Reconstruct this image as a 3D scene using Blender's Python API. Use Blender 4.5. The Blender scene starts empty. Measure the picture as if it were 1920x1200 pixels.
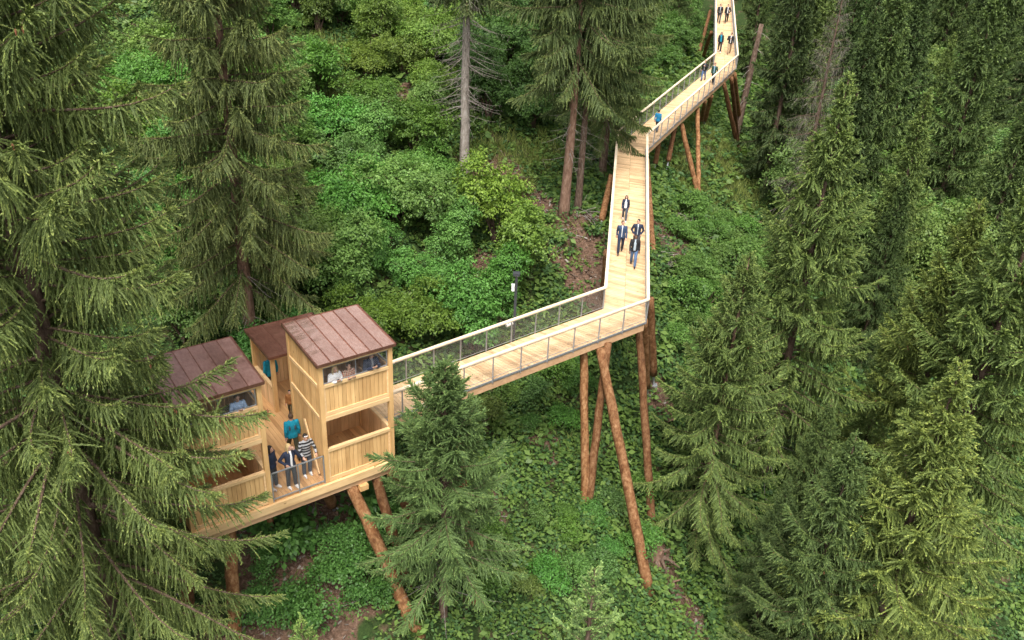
import bpy, bmesh, math, random, sys, os
import numpy as np
from mathutils import Vector, Matrix

QUICK = False
rad = math.radians
S = bpy.context.scene
COL = S.collection

# ------------------------------------------------------------------ camera
FPX, PITCH, ROLL, CAMZ = 1600.0, rad(27.3), rad(2.8), 30.0
_f = np.array([0, math.cos(PITCH), -math.sin(PITCH)])
_u0 = np.array([0, math.sin(PITCH), math.cos(PITCH)])
_r0 = np.array([1.0, 0, 0])
_r = _r0 * math.cos(ROLL) + _u0 * math.sin(ROLL)
_u = _u0 * math.cos(ROLL) - _r0 * math.sin(ROLL)
cam_d = bpy.data.cameras.new('camera')
cam = bpy.data.objects.new('camera', cam_d)
COL.objects.link(cam)
m = Matrix.Identity(4)
for i in range(3):
    m[i][0], m[i][1], m[i][2] = _r[i], _u[i], -_f[i]
m[0][3], m[1][3], m[2][3] = 0, 0, CAMZ
cam.matrix_world = m
cam_d.sensor_width = 36
cam_d.lens = FPX / 1920 * 36
cam_d.clip_start = 0.5
cam_d.clip_end = 2000
S.camera = cam

# ------------------------------------------------------------------ sky, sun, exposure
SUN_EL, SUN_AZ = rad(60), rad(186)      # azimuth measured clockwise from +Y (into the picture)
W = bpy.data.worlds.new('World')
S.world = W
W.use_nodes = True
nt = W.node_tree
nt.nodes.clear()
sky = nt.nodes.new('ShaderNodeTexSky')
sky.sky_type = 'NISHITA'
sky.sun_disc = False
sky.sun_elevation = SUN_EL
sky.sun_rotation = SUN_AZ
sky.dust_density = 6
sky.ozone_density = 0.5
hs = nt.nodes.new('ShaderNodeHueSaturation')
hs.inputs['Saturation'].default_value = 0.3
bg = nt.nodes.new('ShaderNodeBackground')
bg.inputs['Strength'].default_value = 0.14
wo = nt.nodes.new('ShaderNodeOutputWorld')
nt.links.new(sky.outputs[0], hs.inputs['Color'])
nt.links.new(hs.outputs[0], bg.inputs[0])
nt.links.new(bg.outputs[0], wo.inputs[0])
sd = bpy.data.lights.new('sun', 'SUN')
sd.energy = 1.4
sd.angle = rad(18)
sd.color = (1.0, 0.96, 0.90)
sun = bpy.data.objects.new('sun', sd)
COL.objects.link(sun)
_sv = Vector((math.sin(SUN_AZ) * math.cos(SUN_EL), math.cos(SUN_AZ) * math.cos(SUN_EL), math.sin(SUN_EL)))
sun.rotation_euler = _sv.to_track_quat('Z', 'Y').to_euler()
sun.location = _sv * 150
S.view_settings.view_transform = 'Standard'
S.view_settings.look = 'None'
S.view_settings.gamma = 1
S.view_settings.use_curve_mapping = False
S.view_settings.exposure = 1.0
S.cycles.max_bounces = 6
S.cycles.diffuse_bounces = 3
S.cycles.glossy_bounces = 2
S.cycles.transmission_bounces = 3
S.cycles.transparent_max_bounces = 12

# ------------------------------------------------------------------ surveying: where sight lines of the camera meet known heights
def ray(x, y):
    return _f + _r * (x - 960) / FPX + _u * (600 - y) / FPX
O = np.array([0, 0, CAMZ])
def onz(x, y, z):
    v = ray(x, y)
    return O + v * (z - CAMZ) / v[2]
def ony(x, y, Y):
    v = ray(x, y)
    return O + v * Y / v[1]
def proj(P):
    P = np.atleast_2d(np.asarray(P, float)) - O
    d = P @ _f
    d = np.where(d < 0.1, 0.1, d)
    return 960 + FPX * (P @ _r) / d, 600 - FPX * (P @ _u) / d, d

# ------------------------------------------------------------------ materials
def newmat(name):
    m = bpy.data.materials.new(name)
    m.use_nodes = True
    n = m.node_tree.nodes
    n.clear()
    out = n.new('ShaderNodeOutputMaterial')
    return m, n, m.node_tree.links, out
def ramp(n, stops, interp='LINEAR'):
    r = n.new('ShaderNodeValToRGB')
    r.color_ramp.interpolation = interp
    e = r.color_ramp.elements
    while len(e) < len(stops):
        e.new(0.5)
    for k, (p, c) in enumerate(stops):
        e[k].position = p
        e[k].color = (*c, 1)
    return r
def mix(n, l, a, b, fac, mode='MIX'):
    x = n.new('ShaderNodeMix')
    x.data_type = 'RGBA'
    x.blend_type = mode
    for sock, v in ((x.inputs[0], fac), (x.inputs[6], a), (x.inputs[7], b)):
        if isinstance(v, (int, float)):
            sock.default_value = v
        elif isinstance(v, tuple):
            sock.default_value = (*v, 1)
        else:
            l.new(v, sock)
    return x.outputs[2]
def noise(n, l, scale, detail=4, vec=None, rough=0.6, out=0):
    t = n.new('ShaderNodeTexNoise')
    t.inputs['Scale'].default_value = scale
    t.inputs['Detail'].default_value = detail
    t.inputs['Roughness'].default_value = rough
    if vec is not None:
        l.new(vec, t.inputs['Vector'])
    return t.outputs[out]
def coords(n, l, kind='Object', scale=(1, 1, 1)):
    c = n.new('ShaderNodeTexCoord')
    mp = n.new('ShaderNodeMapping')
    mp.inputs['Scale'].default_value = scale
    l.new(c.outputs[kind], mp.inputs[0])
    return mp.outputs[0]
def bump(n, l, h, strength=0.3, dist=0.02):
    b = n.new('ShaderNodeBump')
    b.inputs['Strength'].default_value = strength
    b.inputs['Distance'].default_value = dist
    l.new(h, b.inputs['Height'])
    return b.outputs[0]
def principled(n, l, out, col, rough=0.7, metal=0.0, normal=None, spec=0.4):
    p = n.new('ShaderNodeBsdfPrincipled')
    for k, v in (('Base Color', col), ('Roughness', rough), ('Metallic', metal)):
        if isinstance(v, (int, float)):
            p.inputs[k].default_value = v
        elif isinstance(v, tuple):
            p.inputs[k].default_value = (*v, 1)
        else:
            l.new(v, p.inputs[k])
    p.inputs['Specular IOR Level'].default_value = spec
    if normal is not None:
        l.new(normal, p.inputs['Normal'])
    l.new(p.outputs[0], out.inputs[0])
    return p

def wood_mat(name, dark, light, rough=0.65, axis=2, knots=True):
    """sawn boards: every board (mesh island) has its own tone, grain along one axis, small knots"""
    m, n, l, o = newmat(name)
    g = n.new('ShaderNodeNewGeometry')
    sc = [9, 9, 9]
    sc[axis] = 0.9
    v = coords(n, l, 'Object', tuple(sc))
    add = n.new('ShaderNodeVectorMath')
    add.operation = 'MULTIPLY_ADD'
    comb = n.new('ShaderNodeCombineXYZ')
    for k in range(3):
        l.new(g.outputs['Random Per Island'], comb.inputs[k])
    l.new(comb.outputs[0], add.inputs[0])
    add.inputs[1].default_value = (37, 53, 71)
    l.new(v, add.inputs[2])
    gr = noise(n, l, 1.0, 5, add.outputs[0], 0.65)
    r = ramp(n, [(0.15, dark), (0.62, light)])
    l.new(gr, r.inputs[0])
    rp = ramp(n, [(0, (0.72, 0.66, 0.60)), (0.35, (0.95, 0.93, 0.9)), (0.7, (1.05, 1.02, 0.98)), (1, (1.12, 1.12, 1.12))])
    l.new(g.outputs['Random Per Island'], rp.inputs[0])
    c = mix(n, l, r.outputs[0], rp.outputs[0], 1.0, 'MULTIPLY')
    if knots:
        vk = coords(n, l, 'Object', tuple(3.0 if k != axis else 1.6 for k in range(3)))
        vo = n.new('ShaderNodeTexVoronoi')
        l.new(vk, vo.inputs['Vector'])
        vo.inputs['Scale'].default_value = 1.0
        kr = ramp(n, [(0.05, (0.33, 0.2, 0.11)), (0.11, (1, 1, 1))])
        l.new(vo.outputs['Distance'], kr.inputs[0])
        c = mix(n, l, c, kr.outputs[0], 0.75, 'MULTIPLY')
    blot = noise(n, l, 0.9, 3, coords(n, l, 'Object'))
    br = ramp(n, [(0.3, (0.86, 0.82, 0.78)), (0.65, (1.04, 1.03, 1.02))])
    l.new(blot, br.inputs[0])
    c = mix(n, l, c, br.outputs[0], 1.0, 'MULTIPLY')
    principled(n, l, o, c, rough, 0, bump(n, l, gr, 0.15, 0.004), 0.3)
    return m

M = {}
M['boards'] = wood_mat('pale larch boards', (0.53, 0.305, 0.12), (0.76, 0.505, 0.235), axis=2)
M['beam'] = wood_mat('planed larch beam', (0.60, 0.385, 0.185), (0.80, 0.58, 0.32), axis=0)
M['inner'] = wood_mat('orange larch boards', (0.60, 0.36, 0.175), (0.80, 0.55, 0.30), axis=2)
M['floor'] = wood_mat('larch floor boards', (0.48, 0.245, 0.10), (0.68, 0.42, 0.195), axis=1)
M['deck'] = wood_mat('larch deck planks', (0.50, 0.315, 0.155), (0.76, 0.555, 0.335), axis=0)
M['rail'] = wood_mat('pale handrail wood', (0.68, 0.55, 0.39), (0.84, 0.73, 0.57), axis=0, knots=False)
M['glulam'] = wood_mat('glued beam wood', (0.42, 0.25, 0.14), (0.60, 0.40, 0.24), axis=0, knots=False)

def log_mat():
    m, n, l, o = newmat('peeled spruce log')
    g = n.new('ShaderNodeObjectInfo')
    v = coords(n, l, 'Object', (1, 1, 0.3))
    a = noise(n, l, 4, 6, v, 0.7)
    r = ramp(n, [(0.3, (0.17, 0.09, 0.042)), (0.5, (0.34, 0.19, 0.088)), (0.72, (0.50, 0.325, 0.18))])
    l.new(a, r.inputs[0])
    b = noise(n, l, 9, 5, coords(n, l, 'Object', (1, 1, 0.6)), 0.75)
    rb = ramp(n, [(0.40, (1, 1, 1)), (0.58, (0.55, 0.42, 0.34))])
    l.new(b, rb.inputs[0])
    c = mix(n, l, r.outputs[0], rb.outputs[0], 1, 'MULTIPLY')
    rr = ramp(n, [(0, (0.55, 0.5, 0.5)), (1, (1.1, 1.05, 1.0))])
    l.new(g.outputs['Random'], rr.inputs[0])
    c = mix(n, l, c, rr.outputs[0], 1, 'MULTIPLY')
    principled(n, l, o, c, 0.8, 0, bump(n, l, b, 0.6, 0.02), 0.25)
    return m
M['log'] = log_mat()

def bark_mat(name, c1, c2, c3):
    m, n, l, o = newmat(name)
    v = coords(n, l, 'Object', (1, 1, 0.35))
    a = noise(n, l, 7, 7, v, 0.75)
    r = ramp(n, [(0.3, c1), (0.5, c2), (0.7, c3)])
    l.new(a, r.inputs[0])
    principled(n, l, o, r.outputs[0], 0.9, 0, bump(n, l, a, 0.8, 0.04), 0.2)
    return m
M['bark'] = bark_mat('spruce bark', (0.045, 0.03, 0.022), (0.13, 0.085, 0.06), (0.25, 0.19, 0.15))
M['greybark'] = bark_mat('pale grey bark', (0.14, 0.115, 0.095), (0.30, 0.26, 0.225), (0.45, 0.41, 0.37))
M['redbark'] = bark_mat('reddish spruce bark', (0.09, 0.05, 0.035), (0.21, 0.125, 0.085), (0.32, 0.22, 0.165))
M['twig'] = bark_mat('grey dead twig', (0.12, 0.10, 0.085), (0.24, 0.21, 0.18), (0.36, 0.33, 0.29))

def foliage_mat(name, c1, c2, trans=0.3, rough=0.6, scale=0.8):
    m, n, l, o = newmat(name)
    oi = n.new('ShaderNodeObjectInfo')
    g = n.new('ShaderNodeNewGeometry')
    nz = noise(n, l, scale, 3, coords(n, l, 'Object'))
    mi = n.new('ShaderNodeMath')
    mi.operation = 'MULTIPLY_ADD'
    l.new(g.outputs['Random Per Island'], mi.inputs[0])
    mi.inputs[1].default_value = 0.55
    l.new(nz, mi.inputs[2])
    r = ramp(n, [(0.35, c1), (0.95, c2)])
    l.new(mi.outputs[0], r.inputs[0])
    c = mix(n, l, r.outputs[0], oi.outputs['Color'], 1, 'MULTIPLY')
    p = n.new('ShaderNodeBsdfPrincipled')
    p.inputs['Roughness'].default_value = rough
    p.inputs['Specular IOR Level'].default_value = 0.25
    l.new(c, p.inputs['Base Color'])
    t = n.new('ShaderNodeBsdfTranslucent')
    tc = mix(n, l, c, (1.1, 1.25, 0.6), 1, 'MULTIPLY')
    l.new(tc, t.inputs['Color'])
    ms = n.new('ShaderNodeMixShader')
    ms.inputs[0].default_value = trans
    l.new(p.outputs[0], ms.inputs[1])
    l.new(t.outputs[0], ms.inputs[2])
    l.new(ms.outputs[0], o.inputs[0])
    return m
M['needle'] = foliage_mat('spruce needles', (0.040, 0.062, 0.022), (0.100, 0.132, 0.045), 0.10)
M['young'] = foliage_mat('young spruce shoots', (0.10, 0.135, 0.042), (0.19, 0.225, 0.075), 0.15)
M['leaf'] = foliage_mat('broad leaves', (0.050, 0.104, 0.026), (0.145, 0.225, 0.052), 0.22, 0.45)
M['leafyoung'] = foliage_mat('young broad leaves', (0.12, 0.21, 0.05), (0.22, 0.33, 0.09), 0.35, 0.5)
M['herb'] = foliage_mat('herb leaves', (0.065, 0.130, 0.028), (0.160, 0.250, 0.055), 0.3, 0.55, 0.25)
M['herb2'] = foliage_mat('dark herb leaves', (0.035, 0.085, 0.028), (0.085, 0.165, 0.048), 0.3, 0.55, 0.25)
M['grassy'] = foliage_mat('grass blades', (0.12, 0.16, 0.035), (0.22, 0.26, 0.07), 0.3, 0.6, 0.3)
M['cone'] = bark_mat('spruce cones', (0.16, 0.06, 0.035), (0.30, 0.13, 0.07), (0.40, 0.21, 0.12))

def copper_mat(name, cols, r0, r1, metal, wave):
    m, n, l, o = newmat(name)
    v = coords(n, l, 'Object', (1, 1, 1))
    a = noise(n, l, 0.9, 4, v, 0.6)
    st = noise(n, l, 1.0, 5, coords(n, l, 'Object', (16, 5, 9)), 0.65)
    r = ramp(n, [(0.32, cols[0]), (0.5, cols[1]), (0.7, cols[2])])
    mm = mix(n, l, a, st, 0.5)
    g = n.new('ShaderNodeNewGeometry')
    pt = ramp(n, [(0, (0.88, 0.86, 0.85)), (0.5, (1, 1, 1)), (1, (1.1, 1.09, 1.08))])
    l.new(g.outputs['Random Per Island'], pt.inputs[0])
    lit = noise(n, l, 26, 3, v, 0.7)
    lr = ramp(n, [(0.60, (1, 1, 1)), (0.68, (0.55, 0.42, 0.30))])
    l.new(lit, lr.inputs[0])
    l.new(mm, r.inputs[0])
    # sheets dent between their seams: shallow pillows along the slope
    pil = noise(n, l, 1.0, 2, coords(n, l, 'Object', (1.3, 3.2, 1)), 0.4)
    rr = ramp(n, [(0.3, (r0,) * 3), (0.7, (r1,) * 3)])
    l.new(a, rr.inputs[0])
    cc = mix(n, l, mix(n, l, r.outputs[0], pt.outputs[0], 1, 'MULTIPLY'), lr.outputs[0], 0.5, 'MULTIPLY')
    principled(n, l, o, cc, rr.outputs[0], metal, bump(n, l, pil, wave, 0.12), 0.5)
    return m
M['copper_new'] = copper_mat('shiny copper sheet', [(0.52, 0.29, 0.22), (0.68, 0.42, 0.33), (0.82, 0.58, 0.48)], 0.13, 0.28, 0.8, 0.35)
M['copper'] = copper_mat('weathered copper sheet', [(0.21, 0.11, 0.088), (0.30, 0.168, 0.138), (0.40, 0.245, 0.21)], 0.3, 0.5, 0.5, 0.4)
M['copper_brown'] = copper_mat('brown copper sheet', [(0.15, 0.065, 0.045), (0.25, 0.115, 0.08), (0.34, 0.18, 0.13)], 0.3, 0.45, 0.6, 0.4)
def plain(name, c, rough=0.6, metal=0.0, var=0.15, scale=12, bmp=0.1):
    m, n, l, o = newmat(name)
    a = noise(n, l, scale, 5, coords(n, l, 'Object'), 0.65)
    lo = tuple(max(0, x * (1 - var)) for x in c)
    hi = tuple(min(1, x * (1 + var)) for x in c)
    r = ramp(n, [(0.3, lo), (0.7, hi)])
    l.new(a, r.inputs[0])
    principled(n, l, o, r.outputs[0], rough, metal, bump(n, l, a, bmp, 0.01), 0.4)
    return m
M['steel'] = plain('galvanised steel', (0.42, 0.43, 0.45), 0.45, 0.6, 0.12)
M['darksteel'] = plain('dark painted steel', (0.055, 0.06, 0.065), 0.5, 0.2)
M['whiteplastic'] = plain('white plastic casing', (0.72, 0.72, 0.70), 0.5)
M['gravelgrey'] = plain('concrete footing', (0.34, 0.33, 0.31), 0.9)

def net_mat():
    """woven stainless rope net: wires cover a share of the sheet, the holes are open"""
    m, n, l, o = newmat('woven steel net')
    v = coords(n, l, 'UV', (1, 1, 1))
    sep = n.new('ShaderNodeSeparateXYZ')
    l.new(v, sep.inputs[0])
    facs = []
    for sg in (1, -1):
        a = n.new('ShaderNodeMath'); a.operation = 'MULTIPLY_ADD'
        l.new(sep.outputs[1], a.inputs[0]); a.inputs[1].default_value = sg * 0.6; l.new(sep.outputs[0], a.inputs[2])
        b = n.new('ShaderNodeMath'); b.operation = 'MULTIPLY'; l.new(a.outputs[0], b.inputs[0]); b.inputs[1].default_value = 1 / 0.05
        c = n.new('ShaderNodeMath'); c.operation = 'FRACT'; l.new(b.outputs[0], c.inputs[0])
        d = n.new('ShaderNodeMath'); d.operation = 'LESS_THAN'; l.new(c.outputs[0], d.inputs[0]); d.inputs[1].default_value = 0.085
        facs.append(d.outputs[0])
    mx = n.new('ShaderNodeMath'); mx.operation = 'MAXIMUM'
    l.new(facs[0], mx.inputs[0]); l.new(facs[1], mx.inputs[1])
    p = n.new('ShaderNodeBsdfPrincipled')
    p.inputs['Base Color'].default_value = (0.33, 0.34, 0.35, 1)
    p.inputs['Metallic'].default_value = 0.5
    p.inputs['Roughness'].default_value = 0.45
    t = n.new('ShaderNodeBsdfTransparent')
    ms = n.new('ShaderNodeMixShader')
    l.new(mx.outputs[0], ms.inputs[0]); l.new(t.outputs[0], ms.inputs[1]); l.new(p.outputs[0], ms.inputs[2])
    l.new(ms.outputs[0], o.inputs[0])
    return m
M['net'] = net_mat()

# ------------------------------------------------------------------ mesh helpers
class MB:
    def __init__(s):
        s.v, s.f, s.mi, s.n = [], [], [], 0
    def add(s, v, f, mi=0):
        v = np.asarray(v, float).reshape(-1, 3)
        s.v.append(v)
        for q in f:
            s.f.append(tuple(int(i) + s.n for i in q))
            s.mi.append(mi)
        s.n += len(v)
        return s
    def hexa(s, P, mi=0):
        """8 corners: bottom ring 0..3, top ring 4..7"""
        return s.add(P, [(3, 2, 1, 0), (4, 5, 6, 7), (0, 1, 5, 4), (1, 2, 6, 5), (2, 3, 7, 6), (3, 0, 4, 7)], mi)
    def box(s, x0, x1, y0, y1, z0, z1, mi=0):
        return s.hexa([(x0, y0, z0), (x1, y0, z0), (x1, y1, z0), (x0, y1, z0), (x0, y0, z1), (x1, y0, z1), (x1, y1, z1), (x0, y1, z1)], mi)
    def bar(s, a, b, w, h, mi=0, up=(0, 0, 1), ext=0.0):
        a, b = np.asarray(a, float), np.asarray(b, float)
        d = b - a
        d /= np.linalg.norm(d)
        a, b = a - d * ext, b + d * ext
        up = np.asarray(up, float)
        sx = np.cross(d, up)
        if np.linalg.norm(sx) < 1e-5:
            sx = np.cross(d, (1, 0, 0))
        sx /= np.linalg.norm(sx)
        uz = np.cross(sx, d)
        P = []
        for (i, j) in ((-1, -1), (1, -1), (1, 1), (-1, 1)):
            P.append(a + sx * i * w / 2 + uz * j * h / 2)
        for (i, j) in ((-1, -1), (1, -1), (1, 1), (-1, 1)):
            P.append(b + sx * i * w / 2 + uz * j * h / 2)
        return s.hexa(P, mi)
    def tube(s, pts, rads, seg=8, mi=0, caps=True, jit=0.0, rng=None):
        pts = np.asarray(pts, float)
        n = len(pts)
        rads = np.broadcast_to(np.asarray(rads, float), (n,))
        T = np.gradient(pts, axis=0)
        T /= np.linalg.norm(T, axis=1)[:, None] + 1e-9
        ref = np.array([0, 0, 1.0]) if abs(T[0][2]) < 0.9 else np.array([1.0, 0, 0])
        A = np.cross(T, ref)
        A /= np.linalg.norm(A, axis=1)[:, None] + 1e-9
        B = np.cross(T, A)
        an = np.linspace(0, 2 * math.pi, seg, endpoint=False)
        rr = np.repeat(rads[:, None], seg, 1)
        if jit and rng is not None:
            rr = rr * (1 + rng.uniform(-jit, jit, rr.shape))
        V = pts[:, None, :] + rr[..., None] * (A[:, None, :] * np.cos(an)[None, :, None] + B[:, None, :] * np.sin(an)[None, :, None])
        F = []
        for i in range(n - 1):
            for j in range(seg):
                k = (j + 1) % seg
                F.append((i * seg + j, i * seg + k, (i + 1) * seg + k, (i + 1) * seg + j))
        if caps:
            F.append(tuple(range(seg - 1, -1, -1)))
            F.append(tuple((n - 1) * seg + j for j in range(seg)))
        return s.add(V.reshape(-1, 3), F, mi)
    def mesh(s, name, mats, smooth=False):
        me = bpy.data.meshes.new(name)
        V = np.concatenate(s.v)
        me.from_pydata(V.tolist(), [], s.f)
        for m in (mats if isinstance(mats, (list, tuple)) else [mats]):
            me.materials.append(m)
        if any(s.mi):
            me.polygons.foreach_set('material_index', s.mi)
        if smooth:
            me.polygons.foreach_set('use_smooth', [True] * len(me.polygons))
        me.update()
        return me
    def build(s, name, mats, parent=None, smooth=False):
        return ob(name, s.mesh(name, mats, smooth), parent)

def quadmesh(name, Q, mi, mats):
    """Q: (n,4,3) array of quads -> one mesh made fast"""
    n = len(Q)
    me = bpy.data.meshes.new(name)
    me.vertices.add(n * 4)
    me.vertices.foreach_set('co', Q.reshape(-1).astype(np.float32))
    me.loops.add(n * 4)
    me.loops.foreach_set('vertex_index', np.arange(n * 4, dtype=np.int32))
    me.polygons.add(n)
    me.polygons.foreach_set('loop_start', np.arange(0, n * 4, 4, dtype=np.int32))
    for m in mats:
        me.materials.append(m)
    me.polygons.foreach_set('material_index', np.asarray(mi, dtype=np.int32))
    me.update(calc_edges=True)
    return me

def ob(name, me, parent=None):
    o = bpy.data.objects.new(name, me)
    COL.objects.link(o)
    if parent is not None:
        o.parent = parent
    return o
def tag(o, label=None, cat=None, group=None, kind=None):
    for k, v in (('label', label), ('category', cat), ('group', group), ('kind', kind)):
        if v:
            o[k] = v
    return o
def empty(name, loc, label, cat, group=None, rz=0.0, sc=1.0):
    o = bpy.data.objects.new(name, None)
    COL.objects.link(o)
    o.location = loc
    o.rotation_euler = (0, 0, rz)
    o.scale = (sc, sc, sc)
    o.empty_display_size = 0.2
    return tag(o, label, cat, group)
def unit(v):
    return v / (np.linalg.norm(v, axis=-1, keepdims=True) + 1e-9)

# ------------------------------------------------------------------ terrain
CTRL = np.array([
    (-6.2, 24.6, 9.0), (-5, 21, 8.0), (-2.5, 20.5, 6.6), (3.65, 29.8, 5.3), (6.4, 27.5, 3.2), (7.0, 31.2, 3.6), (7.3, 37, 7.7),
    (8, 45.5, 10.4), (4.75, 45.5, 12.5), (13.3, 60, 9.7), (10.5, 59.5, 11.8), (15, 71, 12.5), (20, 77, 8.7), (-3.3, 49.6, 14),
    (2.7, 46.5, 12.9), (-8.3, 55.7, 17), (-12, 68, 20.8), (9.8, 29.5, 0.5), (16, 50, 6.5), (30, 40, -3), (30, 60, 1), (42, 80, 2),
    (30, 80, 5), (32, 105, 11), (-12, 100, 29), (0, 110, 27), (22, 110, 15.0), (-40, 60, 23), (-40, 20, 14), (-20, 20, 10.5),
    (-15, 35, 12.5), (-20, 50, 17), (-4, 34, 9.6), (1.3, 35, 7.2), (1.3, 28, 5.4), (-3, 42, 12), (-10, 12, 7), (0, 12, 3.5),
    (10, 15, -1), (25, 20, -7), (55, 60, 0), (65, 100, 6), (0, 80, 20), (10, 92, 18), (9, 75, 16.5), (-9, 20.5, 7.8), (-2, 17, 4.5),
    (0, 22, 4.6), (13, 40, 3.5), (20, 30, -3.5), (60, 20, -10), (-60, 100, 34), (80, 140, 16), (0, 150, 36), (-60, -10, 12), (40, -10, -14), (0, -10, -3)], float)
def _tps(d2):
    return 0.5 * d2 * np.log(d2 + 1e-6)
_n = len(CTRL)
_A = np.zeros((_n + 3, _n + 3))
_d2 = ((CTRL[:, None, :2] - CTRL[None, :, :2]) ** 2).sum(-1)
_A[:_n, :_n] = _tps(_d2) + np.eye(_n) * 0.5
_A[:_n, _n] = 1
_A[:_n, _n + 1:] = CTRL[:, :2]
_A[_n, :_n] = 1
_A[_n + 1:, :_n] = CTRL[:, :2].T
_wts = np.linalg.solve(_A, np.concatenate([CTRL[:, 2], np.zeros(3)]))
def gz(x, y):
    x, y = np.asarray(x, float), np.asarray(y, float)
    sh = x.shape
    x, y = x.ravel(), y.ravel()
    res = np.empty(len(x))
    for a in range(0, len(x), 20000):
        xs, ys = x[a:a + 20000], y[a:a + 20000]
        d2 = (xs[:, None] - CTRL[None, :, 0]) ** 2 + (ys[:, None] - CTRL[None, :, 1]) ** 2
        res[a:a + 20000] = _tps(d2) @ _wts[:_n] + _wts[_n] + _wts[_n + 1] * xs + _wts[_n + 2] * ys
    res += 0.16 * np.sin(x * 1.1 + 1.3) * np.sin(y * 0.9) + 0.09 * np.sin(x * 2.7 + y * 1.9) + 0.07 * np.sin(y * 3.1 - x * 1.3)
    return res.reshape(sh)
def gz1(x, y):
    return float(gz(np.array([x]), np.array([y]))[0])
def on_ground(px, py):
    v = ray(px, py)
    ts = np.linspace(8, 160, 1200)
    P = O[None] + ts[:, None] * v[None]
    below = P[:, 2] < gz(P[:, 0], P[:, 1])
    k = int(np.argmax(below)) if below.any() else len(ts) - 1
    return P[k]

SOIL = [(740, 190, 1.9), (930, 330, 1.6), (895, 352, 1.8), (1000, 390, 1.5), (1105, 490, 2.0), (1075, 425, 1.7), (1110, 555, 1.2), (560, 1000, 2.2),
        (600, 960, 1.3), (530, 1060, 1.0), (575, 1040, 1.6), (600, 1150, 1.5), (480, 1190, 1.3), (900, 515, 1.2), (1025, 845, 0.8), (1255, 455, 1.8), (1420, 440, 1.2), (1290, 425, 1.8), (1225, 1040, 0.9),
        (1230, 735, 0.9), (900, 980, 1.0), (1285, 1140, 1.1), (960, 430, 1.0)]
SOILP = np.array([(*on_ground(a, b)[:2], r) for a, b, r in SOIL])
GRASS = [(950, 295, 3.4), (1020, 290, 2.4), (890, 285, 2.0), (1330, 260, 4.5), (1380, 340, 4.0), (1290, 330, 3.5), (620, 110, 3.0), (640, 190, 2.4), (1400, 300, 3)]
GRASSP = np.array([(*on_ground(a, b)[:2], r) for a, b, r in GRASS])
def blobs(P, x, y):
    """1 inside the patches, 0 outside, ragged edge"""
    w = np.zeros(np.shape(x))
    rag = 0.22 * np.sin(x * 3.1 + y * 1.7) + 0.18 * np.sin(x * 5.3 - y * 4.1) + 0.12 * np.sin(9 * x + 7 * y)
    for a, b, r in P:
        d = np.hypot(x - a, (y - b) * 0.8) / r + rag
        w = np.maximum(w, np.clip((1.0 - d) / 0.35, 0, 1))
    return w

def soil_mat():
    m, n, l, o = newmat('forest floor')
    v = coords(n, l, 'Object')
    a = noise(n, l, 0.9, 8, v, 0.7)
    b = noise(n, l, 7, 6, v, 0.75)
    r = ramp(n, [(0.3, (0.045, 0.028, 0.018)), (0.5, (0.12, 0.072, 0.048)), (0.7, (0.22, 0.145, 0.105))])
    l.new(b, r.inputs[0])
    g = ramp(n, [(0.35, (0.018, 0.034, 0.010)), (0.65, (0.045, 0.075, 0.02))])
    l.new(b, g.inputs[0])
    at = n.new('ShaderNodeAttribute')
    at.attribute_name = 'bare'
    k = n.new('ShaderNodeMath'); k.operation = 'MULTIPLY_ADD'
    l.new(at.outputs['Fac'], k.inputs[0]); k.inputs[1].default_value = -1.0; l.new(a, k.inputs[2])
    kr = ramp(n, [(0.30, (0, 0, 0)), (0.48, (1, 1, 1))])
    l.new(k.outputs[0], kr.inputs[0])
    c = mix(n, l, r.outputs[0], g.outputs[0], kr.outputs[0])
    principled(n, l, o, c, 0.95, 0, bump(n, l, b, 0.9, 0.06), 0.15)
    return m
M['soil'] = soil_mat()

def axisgrid(lo, a, b, hi, fine, coarse):
    return np.concatenate([np.arange(lo, a, coarse), np.arange(a, b, fine), np.arange(b, hi + coarse, coarse)])
gx = axisgrid(-420, -32, 48, 460, 0.45, 14)
gy = axisgrid(-120, 6, 112, 700, 0.45, 14)
GX, GY = np.meshgrid(gx, gy)
_cx, _cy = np.clip(GX, -60, 80), np.clip(GY, -10, 150)
GZ = gz(_cx, _cy) + 0.12 * np.hypot(GX - _cx, GY - _cy) * (GY > 0)
nx, ny = len(gx), len(gy)
me = bpy.data.meshes.new('ground')
me.vertices.add(nx * ny)
me.vertices.foreach_set('co', np.stack([GX, GY, GZ], -1).reshape(-1).astype(np.float32))
ii = (np.arange(ny - 1)[:, None] * nx + np.arange(nx - 1)[None, :]).ravel()
fq = np.stack([ii, ii + 1, ii + nx + 1, ii + nx], 1).astype(np.int32)
me.loops.add(fq.size)
me.loops.foreach_set('vertex_index', fq.ravel())
me.polygons.add(len(fq))
me.polygons.foreach_set('loop_start', np.arange(0, fq.size, 4, dtype=np.int32))
me.polygons.foreach_set('use_smooth', np.ones(len(fq), dtype=bool))
me.update(calc_edges=True)
at = me.attributes.new('bare', 'FLOAT', 'POINT')
at.data.foreach_set('value', blobs(SOILP, GX, GY).ravel().astype(np.float32))
me.materials.append(M['soil'])
tag(ob('ground', me), kind='structure')

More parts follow.
